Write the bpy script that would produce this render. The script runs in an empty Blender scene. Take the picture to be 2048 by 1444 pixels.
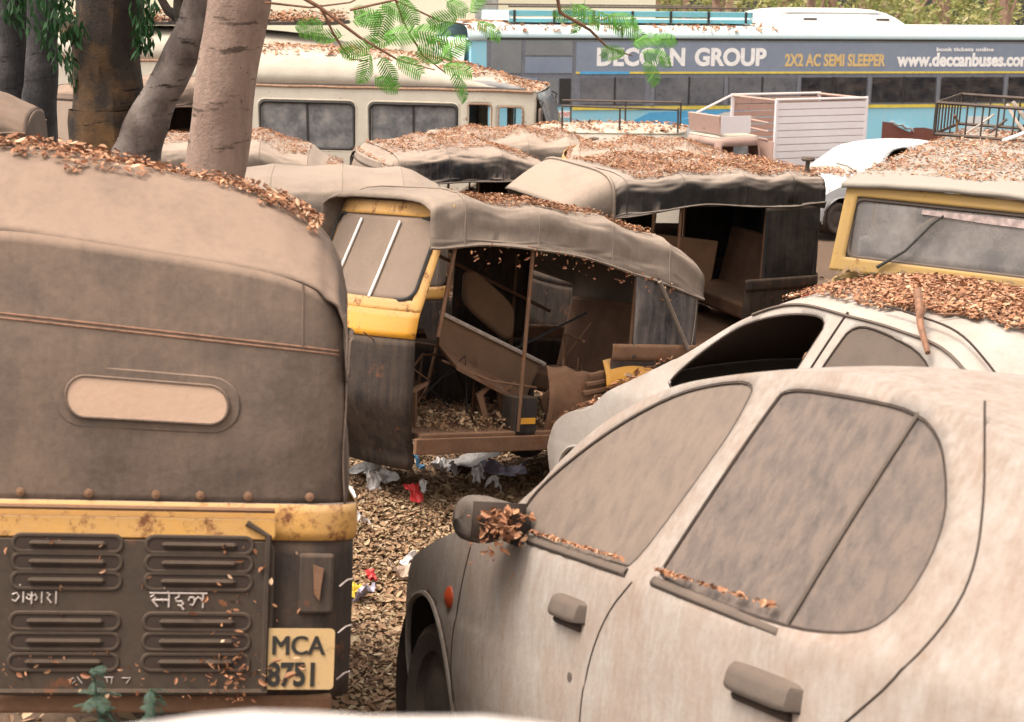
import bpy, math, random
from mathutils import Matrix, Vector, Euler, noise
R = math.radians
random.seed(7)
scene = bpy.context.scene
COL = scene.collection

# ------------------------------------------------------------------ camera, sky, sun, exposure
cam = bpy.data.cameras.new('camera'); camo = bpy.data.objects.new('camera', cam); COL.objects.link(camo)
cam.sensor_width = 36.0; cam.lens = 36.0 * 3000 / 2048
cam.clip_start = 0.05; cam.clip_end = 400
camo.location = (0, 0, 0); camo.rotation_euler = (R(90 - 13.53), 0, 0)
cam.dof.use_dof = True; cam.dof.focus_distance = 9.0; cam.dof.aperture_fstop = 6.3
scene.camera = camo

world = bpy.data.worlds.new('World'); scene.world = world; world.use_nodes = True
wn = world.node_tree; wn.nodes.clear()
SUN_EL, SUN_AZ = 68, 250          # azimuth: compass bearing of the sun, 0 = +Y, clockwise
sky = wn.nodes.new('ShaderNodeTexSky'); sky.sky_type = 'NISHITA'; sky.sun_disc = False
sky.sun_elevation = R(SUN_EL); sky.sun_rotation = R(SUN_AZ); sky.dust_density = 5.0; sky.air_density = 1.0; sky.ozone_density = 0.6
hs = wn.nodes.new('ShaderNodeHueSaturation'); hs.inputs['Saturation'].default_value = 0.22
bg = wn.nodes.new('ShaderNodeBackground'); bg.inputs['Strength'].default_value = 0.15
wo = wn.nodes.new('ShaderNodeOutputWorld')
wn.links.new(sky.outputs[0], hs.inputs['Color']); wm = wn.nodes.new('ShaderNodeMix'); wm.data_type = 'RGBA'; wm.blend_type = 'MULTIPLY'; wm.inputs[0].default_value = 1.0; wm.inputs[7].default_value = (1.07, .985, .895, 1)   # dusty warm overcast
wn.links.new(hs.outputs[0], wm.inputs[6]); wn.links.new(wm.outputs[2], bg.inputs[0]); wn.links.new(bg.outputs[0], wo.inputs[0])
sl = bpy.data.lights.new('sun', 'SUN'); slo = bpy.data.objects.new('sun', sl); COL.objects.link(slo)
sl.energy = 1.2; sl.angle = R(28); sl.color = (1.0, 0.90, 0.79)
sd = Vector((math.sin(R(SUN_AZ)) * math.cos(R(SUN_EL)), math.cos(R(SUN_AZ)) * math.cos(R(SUN_EL)), math.sin(R(SUN_EL))))
slo.rotation_euler = sd.to_track_quat('Z', 'Y').to_euler()
vs = scene.view_settings; vs.view_transform = 'Standard'; vs.look = 'None'; vs.exposure = 1.32; vs.gamma = 1.0
scene.render.engine = 'CYCLES'; scene.render.resolution_x = 1024; scene.render.resolution_y = 722

# ------------------------------------------------------------------ materials
MATS = {}
def _n(nt, t, **kw):
    n = nt.nodes.new(t)
    for k, v in kw.items():
        if k.startswith('_'): setattr(n, k[1:], v)
        else: n.inputs[k].default_value = v
    return n
def c4(c): return (c[0], c[1], c[2], 1.0)
def newmat(name):
    m = bpy.data.materials.new(name); m.use_nodes = True
    nt = m.node_tree; b = nt.nodes['Principled BSDF']; MATS[name] = m
    return m, nt, b
def mixc(nt, fac, a, b):
    n = nt.nodes.new('ShaderNodeMix'); n.data_type = 'RGBA'; n.clamp_factor = True
    for s, v in ((n.inputs[0], fac), (n.inputs[6], a), (n.inputs[7], b)):
        if isinstance(v, bpy.types.NodeSocket): nt.links.new(v, s)
        elif isinstance(v, (tuple, list)): s.default_value = c4(v)
        else: s.default_value = v
    return n.outputs[2]
def mth(nt, op, a, b=None, c=None, clamp=False):
    n = nt.nodes.new('ShaderNodeMath'); n.operation = op; n.use_clamp = clamp
    for s, v in zip(n.inputs, (a, b, c)):
        if v is None: continue
        if isinstance(v, bpy.types.NodeSocket): nt.links.new(v, s)
        else: s.default_value = v
    return n.outputs[0]
def texn(nt, scale=5, detail=5, rough=.6, stretch=(1, 1, 1), vec='Object', rot=(0, 0, 0)):
    tc = nt.nodes.new('ShaderNodeTexCoord'); mp = nt.nodes.new('ShaderNodeMapping')
    mp.inputs['Scale'].default_value = stretch; mp.inputs['Rotation'].default_value = rot
    nt.links.new(tc.outputs[vec], mp.inputs[0])
    n = nt.nodes.new('ShaderNodeTexNoise'); n.inputs['Scale'].default_value = scale
    n.inputs['Detail'].default_value = detail; n.inputs['Roughness'].default_value = rough
    nt.links.new(mp.outputs[0], n.inputs['Vector'])
    return n.outputs['Fac']
def mr(nt, v, a, b, c=0., d=1.):
    n = nt.nodes.new('ShaderNodeMapRange'); n.clamp = True
    nt.links.new(v, n.inputs[0])
    for i, x in enumerate((a, b, c, d)): n.inputs[i + 1].default_value = x
    return n.outputs[0]
DUST = (.35, .245, .175)
def dusty(name, base, side=.35, top=.9, var=.5, dust=DUST, rough=.75, scale=5, streak=None, stain=None, stain_amt=.0, metal=0., bump=.15, coat=0., rust=0., rustc=(.16, .06, .025)):
    m, nt, b = newmat(name)
    g = nt.nodes.new('ShaderNodeNewGeometry'); sx = nt.nodes.new('ShaderNodeSeparateXYZ'); nt.links.new(g.outputs['Normal'], sx.inputs[0])
    up = mr(nt, sx.outputs[2], .05, .8, side, top)
    n1 = texn(nt, scale, 6, .65)
    n2 = texn(nt, scale * 9, 3, .6)
    f = mth(nt, 'ADD', up, mth(nt, 'MULTIPLY', mth(nt, 'SUBTRACT', n1, .5), var * 2))
    f = mth(nt, 'ADD', f, mth(nt, 'MULTIPLY', mth(nt, 'SUBTRACT', n2, .5), var * .7), clamp=True)
    if streak:
        s = mr(nt, texn(nt, streak[0], 6, .7, streak[1], rot=streak[3] if len(streak) > 3 else (0, 0, 0)), .32, .68)
        f = mth(nt, 'ADD', f, mth(nt, 'MULTIPLY', mth(nt, 'SUBTRACT', s, .5), streak[2]), clamp=True)
    col = mixc(nt, f, base, dust)
    if stain:
        s2 = mr(nt, texn(nt, scale * .7, 5, .7, (1, 1, .5)), .48, .68)
        col = mixc(nt, mth(nt, 'MULTIPLY', s2, stain_amt), col, stain)
    if rust:
        s3 = mr(nt, texn(nt, scale * 1.6, 8, .75), .62 - rust * .2, .72 - rust * .2)
        col = mixc(nt, s3, col, rustc)
    nt.links.new(col, b.inputs['Base Color'])
    b.inputs['Roughness'].default_value = rough; b.inputs['Metallic'].default_value = metal
    nt.links.new(mth(nt, 'ADD', mth(nt, 'MULTIPLY', f, .95 - rough), rough), b.inputs['Roughness'])
    b.inputs['Specular IOR Level'].default_value = .35
    if bump:
        bp = _n(nt, 'ShaderNodeBump', Strength=bump, Distance=.01); nt.links.new(n2, bp.inputs['Height']); nt.links.new(bp.outputs[0], b.inputs['Normal'])
    return m
def plain(name, c, rough=.6, var=.2, scale=12, emit=0, metal=0):
    m, nt, b = newmat(name)
    n = texn(nt, scale, 5, .65)
    d = tuple(max(0, x * (1 - var)) for x in c); e = tuple(min(1, x * (1 + var)) for x in c)
    nt.links.new(mixc(nt, mr(nt, n, .3, .7), d, e), b.inputs['Base Color'])
    b.inputs['Roughness'].default_value = rough; b.inputs['Metallic'].default_value = metal
    bp = _n(nt, 'ShaderNodeBump', Strength=.2, Distance=.01); nt.links.new(n, bp.inputs['Height']); nt.links.new(bp.outputs[0], b.inputs['Normal'])
    return m
def leafmat(name, cols, rough=.7, trans=0.):
    m, nt, b = newmat(name)
    g = nt.nodes.new('ShaderNodeNewGeometry'); r = nt.nodes.new('ShaderNodeValToRGB'); r.color_ramp.interpolation = 'LINEAR'
    e = r.color_ramp.elements
    while len(e) < len(cols): e.new(.5)
    for i, c in enumerate(cols): e[i].position = i / (len(cols) - 1); e[i].color = c4(c)
    nt.links.new(g.outputs['Random Per Island'], r.inputs[0]); nt.links.new(r.outputs[0], b.inputs['Base Color'])
    b.inputs['Roughness'].default_value = rough; b.inputs['Specular IOR Level'].default_value = .25
    if trans:
        t = nt.nodes.new('ShaderNodeBsdfTranslucent'); nt.links.new(r.outputs[0], t.inputs[0])
        mx = nt.nodes.new('ShaderNodeMixShader'); mx.inputs[0].default_value = trans
        nt.links.new(b.outputs[0], mx.inputs[1]); nt.links.new(t.outputs[0], mx.inputs[2])
        nt.links.new(mx.outputs[0], nt.nodes['Material Output'].inputs[0])
    return m
# hoods
dusty('hood_brown', (.028, .024, .022), .36, .95, .5, dust=(.245, .172, .128), rough=.6, scale=5, streak=(4, (8, 8, .6), .10))
dusty('hood_dark', (.014, .015, .019), .10, .97, .45, dust=(.32, .25, .2), rough=.45, scale=2.5, streak=(4, (6, 6, .5), .25))
dusty('hood_grey', (.04, .035, .034), .48, .97, .4, dust=(.33, .26, .207), rough=.6, scale=3, streak=(4, (8, 8, .6), .10))
dusty('hood_black', (.008, .009, .011), .03, .95, .15, dust=(.32, .26, .215), rough=.58, scale=2.5, streak=(4, (6, 6, .4), .08))
dusty('flap_film', (.03, .03, .034), .35, .6, .5, dust=(.24, .2, .18), rough=.45, scale=4, streak=(4, (4, 4, .6), .5))
dusty('rick_yellow', (.66, .31, .02), .08, .6, .3, dust=(.36, .25, .15), rough=.5, scale=7, rust=.25)
dusty('rick_yellow_dusty', (.60, .31, .05), .34, .75, .35, dust=(.42, .28, .16), rough=.6, scale=7, rust=.42)
dusty('rick_black', (.013, .012, .013), .2, .7, .4, dust=(.12, .08, .055), rough=.55, scale=6, streak=(5, (5, 5, .5), .4), rust=.1)
dusty('rick_hatch', (.018, .015, .013), .45, .85, .4, dust=(.085, .058, .04), rough=.6, scale=6, rust=.08)
dusty('rust_metal', (.08, .042, .025), .5, .8, .5, dust=(.24, .135, .08), rough=.9, scale=8, rust=.35)
dusty('brown_board', (.10, .055, .03), .5, .85, .4, dust=(.23, .14, .085), rough=.85, scale=6)
dusty('seat_vinyl', (.075, .033, .02), .45, .9, .5, dust=(.25, .145, .09), rough=.8, scale=6)
dusty('windscreen_dust', (.10, .08, .07), .72, .95, .35, dust=(.26, .195, .15), rough=.5, scale=4)
dusty('plastic_window', (.42, .28, .2), .55, .8, .5, dust=(.52, .37, .27), rough=.55, scale=5)
dusty('plate_yellow', (.56, .37, .15), .4, .6, .5, dust=(.46, .33, .2), rough=.6, scale=14, rust=.08)
plain('seam_rust', (.22, .12, .075), .9, .4, 30)
plain('ink_black', (.02, .018, .016), .6)
plain('paint_white', (.84, .83, .82), .6, .1)
plain('chalk', (.42, .36, .33), .8, .3, 60)
plain('rubber', (.03, .028, .026), .8, .3)
dusty('tyre', (.03, .028, .027), .35, .8, .4, dust=(.15, .11, .085), rough=.85, scale=10)
plain('dark_gap', (.035, .022, .016), .9, .3)
plain('steel_grey', (.3, .29, .28), .5, .3, 20, metal=.3)
plain('lamp_orange', (.42, .06, .02), .35, .2)
plain('lamp_red', (.35, .02, .015), .35, .2)
# cars
dusty('car_dust', (.38, .355, .33), .45, .7, .55, dust=(.235, .182, .147), rough=.55, scale=6, streak=(4, (9, 9, 2.6), .45, (.25, -.55, 0)), stain=(.25, .165, .12), stain_amt=.4)
dusty('car_glass_dust', (.085, .072, .065), .5, .95, .5, dust=(.185, .143, .115), rough=.35, scale=9, streak=(4, (7, 7, 1.6), .6, (.25, -.55, 0)))
dusty('car_glass_dark', (.042, .039, .041), .42, .9, .5, dust=(.16, .125, .105), rough=.35, scale=9, streak=(4, (7, 7, 1.6), .75, (.25, -.55, 0)))
dusty('car2_dust', (.46, .44, .42), .55, .8, .55, dust=(.31, .26, .22), rough=.45, scale=5)
dusty('white_car', (.48, .50, .51), .06, .3, .2, dust=(.6, .57, .5), rough=.4, scale=4)
dusty('white_glass', (.40, .40, .37), .6, .8, .2, dust=(.44, .42, .37), rough=.5, scale=4)
dusty('trim_grey', (.05, .044, .04), .4, .8, .4, dust=(.145, .11, .088), rough=.7, scale=12)
dusty('mirror_black', (.03, .026, .024), .12, .4, .4, dust=(.27, .21, .17), rough=.6, scale=9)
# vans, bus, pickup
dusty('van_cream', (.60, .56, .48), .25, .7, .4, dust=(.36, .30, .23), rough=.6, scale=4, rust=.05)
dusty('van_stripe', (.16, .17, .19), .2, .5, .3, dust=(.3, .27, .24), rough=.6, scale=4)
dusty('van_glass', (.10, .105, .12), .5, .8, .5, dust=(.30, .27, .25), rough=.3, scale=3)
dusty('rust_strip', (.42, .30, .22), .3, .8, .6, dust=(.22, .12, .07), rough=.9, scale=14, rust=.5)
dusty('bus_blue', (.26, .60, .76), .1, .5, .3, dust=(.58, .56, .5), rough=.45, scale=2, streak=(3, (8, 8, .6), .3))
dusty('bus_roof', (.50, .68, .74), .2, .6, .3, dust=(.66, .63, .56), rough=.55, scale=2)
dusty('bus_teal', (.15, .47, .56), .08, .5, .25, dust=(.5, .55, .55), rough=.5, scale=4)
dusty('bus_white', (.64, .66, .66), .1, .4, .25, dust=(.6, .56, .5), rough=.5, scale=3)
dusty('bus_band', (.17, .21, .29), .3, .4, .35, dust=(.34, .385, .45), rough=.4, scale=2)
dusty('bus_glass', (.08, .09, .11), .3, .4, .6, dust=(.28, .27, .27), rough=.12, scale=2)
dusty('bus_glass_pale', (.15, .17, .19), .3, .4, .4, dust=(.32, .32, .31), rough=.15, scale=2)
plain('bus_frame', (.17, .18, .21), .5, .2)
plain('bus_yellow', (.72, .58, .10), .5, .15)
plain('bus_gold', (.66, .47, .21), .5, .1)
plain('bus_lime', (.66, .66, .02), .5, .15)
plain('bus_sky', (.09, .38, .66), .45, .1)
plain('seat_orange', (.62, .27, .08), .7, .4, 6)
plain('sticker_pink', (.36, .28, .265), .7, .5, 20)
plain('exit_red', (.62, .08, .06), .6, .1)
dusty('rust_red', (.16, .055, .04), .2, .5, .5, dust=(.2, .1, .08), rough=.9, scale=5)
dusty('box_lilac', (.74, .69, .71), .1, .6, .25, dust=(.5, .38, .32), rough=.6, scale=3)
dusty('box_rust', (.42, .27, .23), .3, .7, .5, dust=(.4, .3, .25), rough=.8, scale=6, rust=.2)
dusty('jeep_yellow', (.44, .27, .06), .35, .6, .4, dust=(.33, .24, .15), rough=.65, scale=5, rust=.12)
dusty('jeep_glass', (.17, .15, .145), .55, .9, .45, dust=(.36, .32, .3), rough=.3, scale=3)
dusty('jeep_roof', (.25, .235, .215), .5, .85, .4, dust=(.30, .265, .225), rough=.8, scale=4)
dusty('rack_black', (.02, .018, .018), .2, .7, .4, dust=(.2, .15, .12), rough=.7, scale=10)
# ground & nature
m, nt, b = newmat('soil')
s1 = texn(nt, 1.3, 8, .7); s2 = texn(nt, 40, 4, .7)
nt.links.new(mixc(nt, mr(nt, s2, .35, .65), mixc(nt, mr(nt, s1, .35, .65), (.07, .043, .027), (.13, .08, .05)), (.10, .06, .035)), b.inputs['Base Color'])
b.inputs['Roughness'].default_value = .95
bp = _n(nt, 'ShaderNodeBump', Strength=.7, Distance=.03); nt.links.new(s2, bp.inputs['Height']); nt.links.new(bp.outputs[0], b.inputs['Normal'])
leafmat('dry_leaves', [(0.159, 0.079, 0.049), (0.268, 0.122, 0.067), (0.366, 0.171, 0.091), (0.305, 0.146, 0.085), (0.415, 0.207, 0.110), (0.244, 0.110, 0.061), (0.488, 0.293, 0.171), (0.329, 0.159, 0.085), (0.634, 0.464, 0.317)])
leafmat('litter_leaves', [(0.131, 0.080, 0.049), (0.246, 0.145, 0.087), (0.319, 0.189, 0.109), (0.217, 0.131, 0.072), (0.362, 0.246, 0.145), (0.275, 0.174, 0.099), (0.435, 0.304, 0.189), (0.290, 0.217, 0.123), (0.522, 0.406, 0.275)])
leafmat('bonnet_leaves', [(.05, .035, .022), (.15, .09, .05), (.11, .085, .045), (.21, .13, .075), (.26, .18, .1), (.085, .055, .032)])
leafmat('frond_green', [(.07, .22, .03), (.12, .32, .05), (.17, .40, .08), (.10, .27, .04)], .5, .35)
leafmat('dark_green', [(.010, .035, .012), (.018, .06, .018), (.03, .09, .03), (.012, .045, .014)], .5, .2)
leafmat('pale_green', [(.26, .30, .10), (.36, .36, .13), (.44, .40, .17), (.20, .27, .08), (.50, .44, .26)], .6, .3)  # far foliage lightened, the sunlight on it is put into the leaf colour
leafmat('weed_green', [(.05, .085, .07), (.08, .12, .095), (.05, .10, .05)], .6, .3)
def bark(name, c1, c2, c3, sc=6):
    m, nt, b = newmat(name)
    a = texn(nt, sc, 8, .7, (1, 1, .35)); p = texn(nt, sc * .35, 5, .6); f = texn(nt, sc * 8, 4, .7)
    col = mixc(nt, mr(nt, a, .35, .65), c1, c2); col = mixc(nt, mr(nt, p, .5, .68), col, c3)
    hb = texn(nt, sc * .9, 6, .65, (.7, .7, 3.2)); col = mixc(nt, mr(nt, hb, .60, .66), col, tuple(x * .45 for x in c1)); sp = texn(nt, sc * 5, 3, .6); col = mixc(nt, mr(nt, sp, .66, .72), col, tuple(x * .4 for x in c1))
    nt.links.new(col, b.inputs['Base Color']); b.inputs['Roughness'].default_value = .9
    bp = _n(nt, 'ShaderNodeBump', Strength=.6, Distance=.03); nt.links.new(mth(nt, 'ADD', a, mth(nt, 'MULTIPLY', f, .4)), bp.inputs['Height']); nt.links.new(bp.outputs[0], b.inputs['Normal'])
bark('bark_pale', (.20, .135, .105), (.34, .245, .2), (.17, .11, .085), 6)
bark('bark_dark', (.012, .010, .008), (.04, .026, .018), (.15, .08, .03), 7)
bark('bark_grey', (.07, .055, .05), (.16, .125, .11), (.26, .22, .2), 7)
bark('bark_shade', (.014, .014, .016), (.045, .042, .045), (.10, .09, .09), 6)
plain('bark_far', (.32, .2, .15), .9, .25, 8)
dusty('cream_wall', (.86, .81, .63), .05, .4, .15, dust=(.6, .5, .34), rough=.9, scale=.8)
plain('concrete', (.55, .50, .47), .9, .15, 20)
plain('grey_column', (.33, .32, .30), .9, .25, 6)
for nm, c in (('trash_white', (.72, .70, .69)), ('trash_blue', (.16, .45, .75)), ('trash_red', (.50, .03, .03)), ('trash_yellow', (.75, .55, .06)), ('trash_lilac', (.42, .40, .52)), ('trash_tan', (.42, .31, .24)), ('trash_grey', (.30, .28, .27))):
    plain(nm, c, .5, .12, 30)
plain('twig_brown', (.20, .10, .06), .9, .3, 30)
plain('twig_pale', (.45, .38, .33), .9, .3, 30)

# ------------------------------------------------------------------ mesh helpers
def vadd(a, b): return (a[0] + b[0], a[1] + b[1], a[2] + b[2])
class MB:
    def __init__(s): s.v = []; s.f = []
    def box(s, c, d, rot=None, taper=1.):
        i = len(s.v); M = Euler(rot).to_matrix() if rot else None
        for z in (-1, 1):
            t = taper if z > 0 else 1
            for x, y in ((-1, -1), (1, -1), (1, 1), (-1, 1)):
                p = Vector((x * d[0] / 2 * t, y * d[1] / 2 * t, z * d[2] / 2))
                if M: p = M @ p
                s.v.append((p.x + c[0], p.y + c[1], p.z + c[2]))
        s.f += [(i, i + 3, i + 2, i + 1), (i + 4, i + 5, i + 6, i + 7)] + [(i + k, i + (k + 1) % 4, i + 4 + (k + 1) % 4, i + 4 + k) for k in range(4)]
        return s
    def tube(s, pts, r, n=6, closed=False, cap=True):
        pts = [Vector(p) for p in pts]; rs = r if isinstance(r, (list, tuple)) else [r] * len(pts)
        i0 = len(s.v); N = len(pts); up = None
        for k, p in enumerate(pts):
            if closed: t = pts[(k + 1) % N] - pts[k - 1]
            else: t = pts[min(k + 1, N - 1)] - pts[max(k - 1, 0)]
            t = t.normalized() if t.length > 1e-9 else Vector((0, 0, 1))
            if up is None:
                up = Vector((0, 0, 1)) if abs(t.z) < .9 else Vector((1, 0, 0))
            a = t.cross(up)
            if a.length < 1e-6: a = t.cross(Vector((1, 0, 0)))
            a.normalize(); b = a.cross(t).normalized(); up = b
            for j in range(n):
                g = 2 * math.pi * j / n; q = p + (a * math.cos(g) + b * math.sin(g)) * rs[k]; s.v.append(tuple(q))
        for k in range(N if closed else N - 1):
            for j in range(n):
                a0 = i0 + k * n + j; a1 = i0 + k * n + (j + 1) % n; b0 = i0 + ((k + 1) % N) * n + j; b1 = i0 + ((k + 1) % N) * n + (j + 1) % n
                s.f.append((a0, a1, b1, b0))
        if cap and not closed:
            s.f.append(tuple(i0 + j for j in range(n))[::-1]); s.f.append(tuple(i0 + (N - 1) * n + j for j in range(n)))
        return s
    def grid(s, fn, nu, nv, mask=None):
        i = len(s.v)
        for a in range(nu + 1):
            for b in range(nv + 1): s.v.append(tuple(fn(a / nu, b / nv)))
        for a in range(nu):
            for b in range(nv):
                if mask and mask((a + .5) / nu, (b + .5) / nv): continue
                s.f.append((i + a * (nv + 1) + b, i + (a + 1) * (nv + 1) + b, i + (a + 1) * (nv + 1) + b + 1, i + a * (nv + 1) + b + 1))
        return s
    def lathe(s, prof, c, axis='y', n=24):
        i = len(s.v)
        for (r, h) in prof:
            for j in range(n):
                g = 2 * math.pi * j / n; a, b = r * math.cos(g), r * math.sin(g)
                p = {'y': (a, h, b), 'z': (a, b, h), 'x': (h, a, b)}[axis]; s.v.append(vadd(p, c))
        for k in range(len(prof) - 1):
            for j in range(n): s.f.append((i + k * n + j, i + k * n + (j + 1) % n, i + (k + 1) * n + (j + 1) % n, i + (k + 1) * n + j))
        return s
    def poly(s, pts):
        i = len(s.v); s.v += [tuple(p) for p in pts]; s.f.append(tuple(range(i, i + len(pts)))); return s
    def prism(s, pts, d):
        i = len(s.v); n = len(pts); s.v += [tuple(p) for p in pts] + [vadd(p, d) for p in pts]
        s.f.append(tuple(range(i, i + n))[::-1]); s.f.append(tuple(range(i + n, i + 2 * n)))
        s.f += [(i + k, i + (k + 1) % n, i + n + (k + 1) % n, i + n + k) for k in range(n)]
        return s
    def build(s, name, mat, parent=None, smooth=True, thick=0, bevel=0, off=0, seg=2, auto=35):
        me = bpy.data.meshes.new(name); me.from_pydata(s.v, [], s.f); me.update()
        o = bpy.data.objects.new(name, me); COL.objects.link(o); o.parent = parent
        me.materials.append(MATS[mat])
        if thick:
            md = o.modifiers.new('solid', 'SOLIDIFY'); md.thickness = thick; md.offset = off
        if bevel:
            md = o.modifiers.new('bevel', 'BEVEL'); md.width = bevel; md.segments = seg; md.limit_method = 'ANGLE'; md.angle_limit = R(40)
        if smooth:
            me.polygons.foreach_set('use_smooth', [True] * len(me.polygons))
            try: me.set_sharp_from_angle(angle=R(auto))
            except Exception: pass
        return o
XF = {}
def tag(o, label, cat, group=None, kind=None):
    if label: o['label'] = label
    if cat: o['category'] = cat
    if group: o['group'] = group
    if kind: o['kind'] = kind
    return o
def thing(name, label, cat, loc=(0, 0, 0), ypr=(0, 0, 0), group=None, scale=1.):
    o = bpy.data.objects.new(name, None); COL.objects.link(o); o.empty_display_size = .2
    o.location = loc; o.rotation_euler = (R(ypr[2]), R(ypr[1]), R(ypr[0])); o.scale = (scale,) * 3
    XF[o.name] = Matrix.Translation(loc) @ Euler(o.rotation_euler).to_matrix().to_4x4() @ Matrix.Scale(scale, 4)
    return tag(o, label, cat, group)
def lerp(a, b, t): return a + (b - a) * t
def interp(pts, x):
    if x <= pts[0][0]: return pts[0][1]
    for (a, b), (c, d) in zip(pts, pts[1:]):
        if x <= c: return b + (d - b) * (x - a) / (c - a)
    return pts[-1][1]
def sinterp(pts, x):      # smooth (cubic hermite) interpolation
    if x <= pts[0][0]: return pts[0][1]
    if x >= pts[-1][0]: return pts[-1][1]
    for k in range(len(pts) - 1):
        if x <= pts[k + 1][0]:
            x0, y0 = pts[k]; x1, y1 = pts[k + 1]; h = x1 - x0; t = (x - x0) / h
            m0 = (y1 - pts[k - 1][1]) / (x1 - pts[k - 1][0]) if k > 0 else (y1 - y0) / h
            m1 = (pts[k + 2][1] - y0) / (pts[k + 2][0] - x0) if k + 2 < len(pts) else (y1 - y0) / h
            return (2*t**3-3*t*t+1)*y0 + (t**3-2*t*t+t)*h*m0 + (-2*t**3+3*t*t)*y1 + (t**3-t*t)*h*m1
def rrect(w, h, r, n=5):
    out = []
    for cx, cy, a0 in ((w/2-r, h/2-r, 0), (-w/2+r, h/2-r, 90), (-w/2+r, -h/2+r, 180), (w/2-r, -h/2+r, 270)):
        for k in range(n + 1):
            a = R(a0 + 90 * k / n); out.append((cx + r * math.cos(a), cy + r * math.sin(a)))
    return out
def pix(px, py, D):       # a point seen at photo position (px, py), D metres in front: used to lay out real positions
    c, s = math.cos(R(13.53)), math.sin(R(13.53))
    a, b = (px - 1024) / 3000, -(py - 722) / 3000
    dx, dy, dz = a, c + b * s, -s + b * c
    return Vector((dx / dy * D, D, dz / dy * D))
def text2d(body, size, bold=0.0, sx=1.0, align='LEFT', space=1.0):
    cu = bpy.data.curves.new('t', 'FONT'); cu.body = body; cu.size = size; cu.offset = bold; cu.align_x = align; cu.space_character = space
    cu.resolution_u = 4; cu.extrude = .0015
    o = bpy.data.objects.new('t', cu); COL.objects.link(o)
    dg = bpy.context.evaluated_depsgraph_get(); me = bpy.data.meshes.new_from_object(o.evaluated_get(dg))
    v = [(p.co.x * sx, p.co.y, p.co.z) for p in me.vertices]; f = [tuple(p.vertices) for p in me.polygons]
    bpy.data.objects.remove(o); bpy.data.curves.remove(cu); bpy.data.meshes.remove(me)
    return v, f
def text_part(name, body, size, mat, parent, fmap, **kw):
    v, f = text2d(body, size, **kw); mb = MB(); mb.v = [fmap(*p) for p in v]; mb.f = f
    return mb.build(name, mat, parent, smooth=False)
def wheel(parent, c, r=.21, w=.1, rimmat='steel_grey', name='wheel'):
    ty = MB().lathe([(r*.62, -w/2*.8), (r*.86, -w/2), (r*.97, -w/2*.8), (r, -w/4), (r, w/4), (r*.97, w/2*.8), (r*.86, w/2), (r*.62, w/2*.8)], c).build(name, 'tyre', parent)
    MB().lathe([(r*.63, w/2*.8), (r*.6, w/2*.4), (r*.5, w/2*.35), (r*.3, w/2*.6), (r*.12, w/2*.65), (.0005, w/2*.65)], c).lathe([(r*.63, -w/2*.8), (r*.6, -w/2*.4), (r*.5, -w/2*.35), (r*.3, -w/2*.6), (r*.12, -w/2*.65), (.0005, -w/2*.65)], c).build('rim', rimmat, ty)
    return ty

# ------------------------------------------------------------------ leaf scatter
def leaf_quads(mb, p, nrm, size, rng, curl=.22):
    t = Vector((rng.uniform(-1, 1), rng.uniform(-1, 1), rng.uniform(-.25, .25)))
    n = Vector(nrm) + Vector((rng.gauss(0, curl), rng.gauss(0, curl), 0)); n.normalize()
    t = (t - n * t.dot(n)); t.normalize(); s = n.cross(t)
    l = size * rng.choice((.45, .7, .85, 1., 1.1, 1.5)) * rng.uniform(.8, 1.2); w = l * rng.uniform(.3, .55); k = rng.uniform(-.15, .4) * l
    i = len(mb.v); P = Vector(p); e = n * (w * rng.uniform(.1, .55))
    mb.v += [tuple(P - t * l * .5 + n * k * .3), tuple(P - t * l * .18 + s * w * .5 + e), tuple(P + t * l * .2 + s * w * .45 + e + n * k * .3), tuple(P + t * l * .5 + n * k), tuple(P + t * l * .2 - s * w * .45 + e + n * k * .3), tuple(P - t * l * .18 - s * w * .5 + e)]
    mb.f.append((i, i + 1, i + 2, i + 3)); mb.f.append((i, i + 3, i + 4, i + 5))
def scatter(o, root, n, size, mat, label, mask=None, nz=.75, seed=1, lift=.012, pile=.02, group='leaf litter lying on the vehicles'):
    """leaves fallen on the upward faces of mesh o (a part of root)"""
    rng = random.Random(seed); M = XF[root.name]; me = o.data; N3 = M.to_3x3()
    fs = []; tot = 0
    for p in me.polygons:
        nn = (N3 @ p.normal).normalized()
        if abs(nn.z) < nz: continue
        if mask and not mask(p.center): continue
        tot += p.area; fs.append((tot, p, nn if nn.z > 0 else -nn))
    mb = MB()
    if not fs: return
    import bisect
    cum = [a for a, _, _ in fs]
    for _ in range(n):
        k = bisect.bisect(cum, rng.uniform(0, tot)); _, p, nn = fs[min(k, len(fs) - 1)]
        vs = [me.vertices[i].co for i in p.vertices]; a, b = rng.random(), rng.random()
        if len(vs) == 4: q = vs[0].lerp(vs[1], a).lerp(vs[3].lerp(vs[2], a), b)
        else:
            if a + b > 1: a, b = 1 - a, 1 - b
            q = vs[0] + (vs[1] - vs[0]) * a + (vs[2] - vs[0]) * b
        w = M @ q
        dens = noise.noise(Vector((w.x * 2.6, w.y * 2.6, seed))) * .5 + .5 + noise.noise(Vector((w.x * 7, w.y * 7, seed + 3))) * .25
        if rng.random() > max(0, dens - .15) * 1.7: continue
        leaf_quads(mb, w + nn * (lift + rng.random() ** 2 * pile), nn, size, rng)
    ob = mb.build('leaf_litter', mat, None, smooth=False)
    return tag(ob, label, 'leaves', group, 'stuff')

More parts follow.
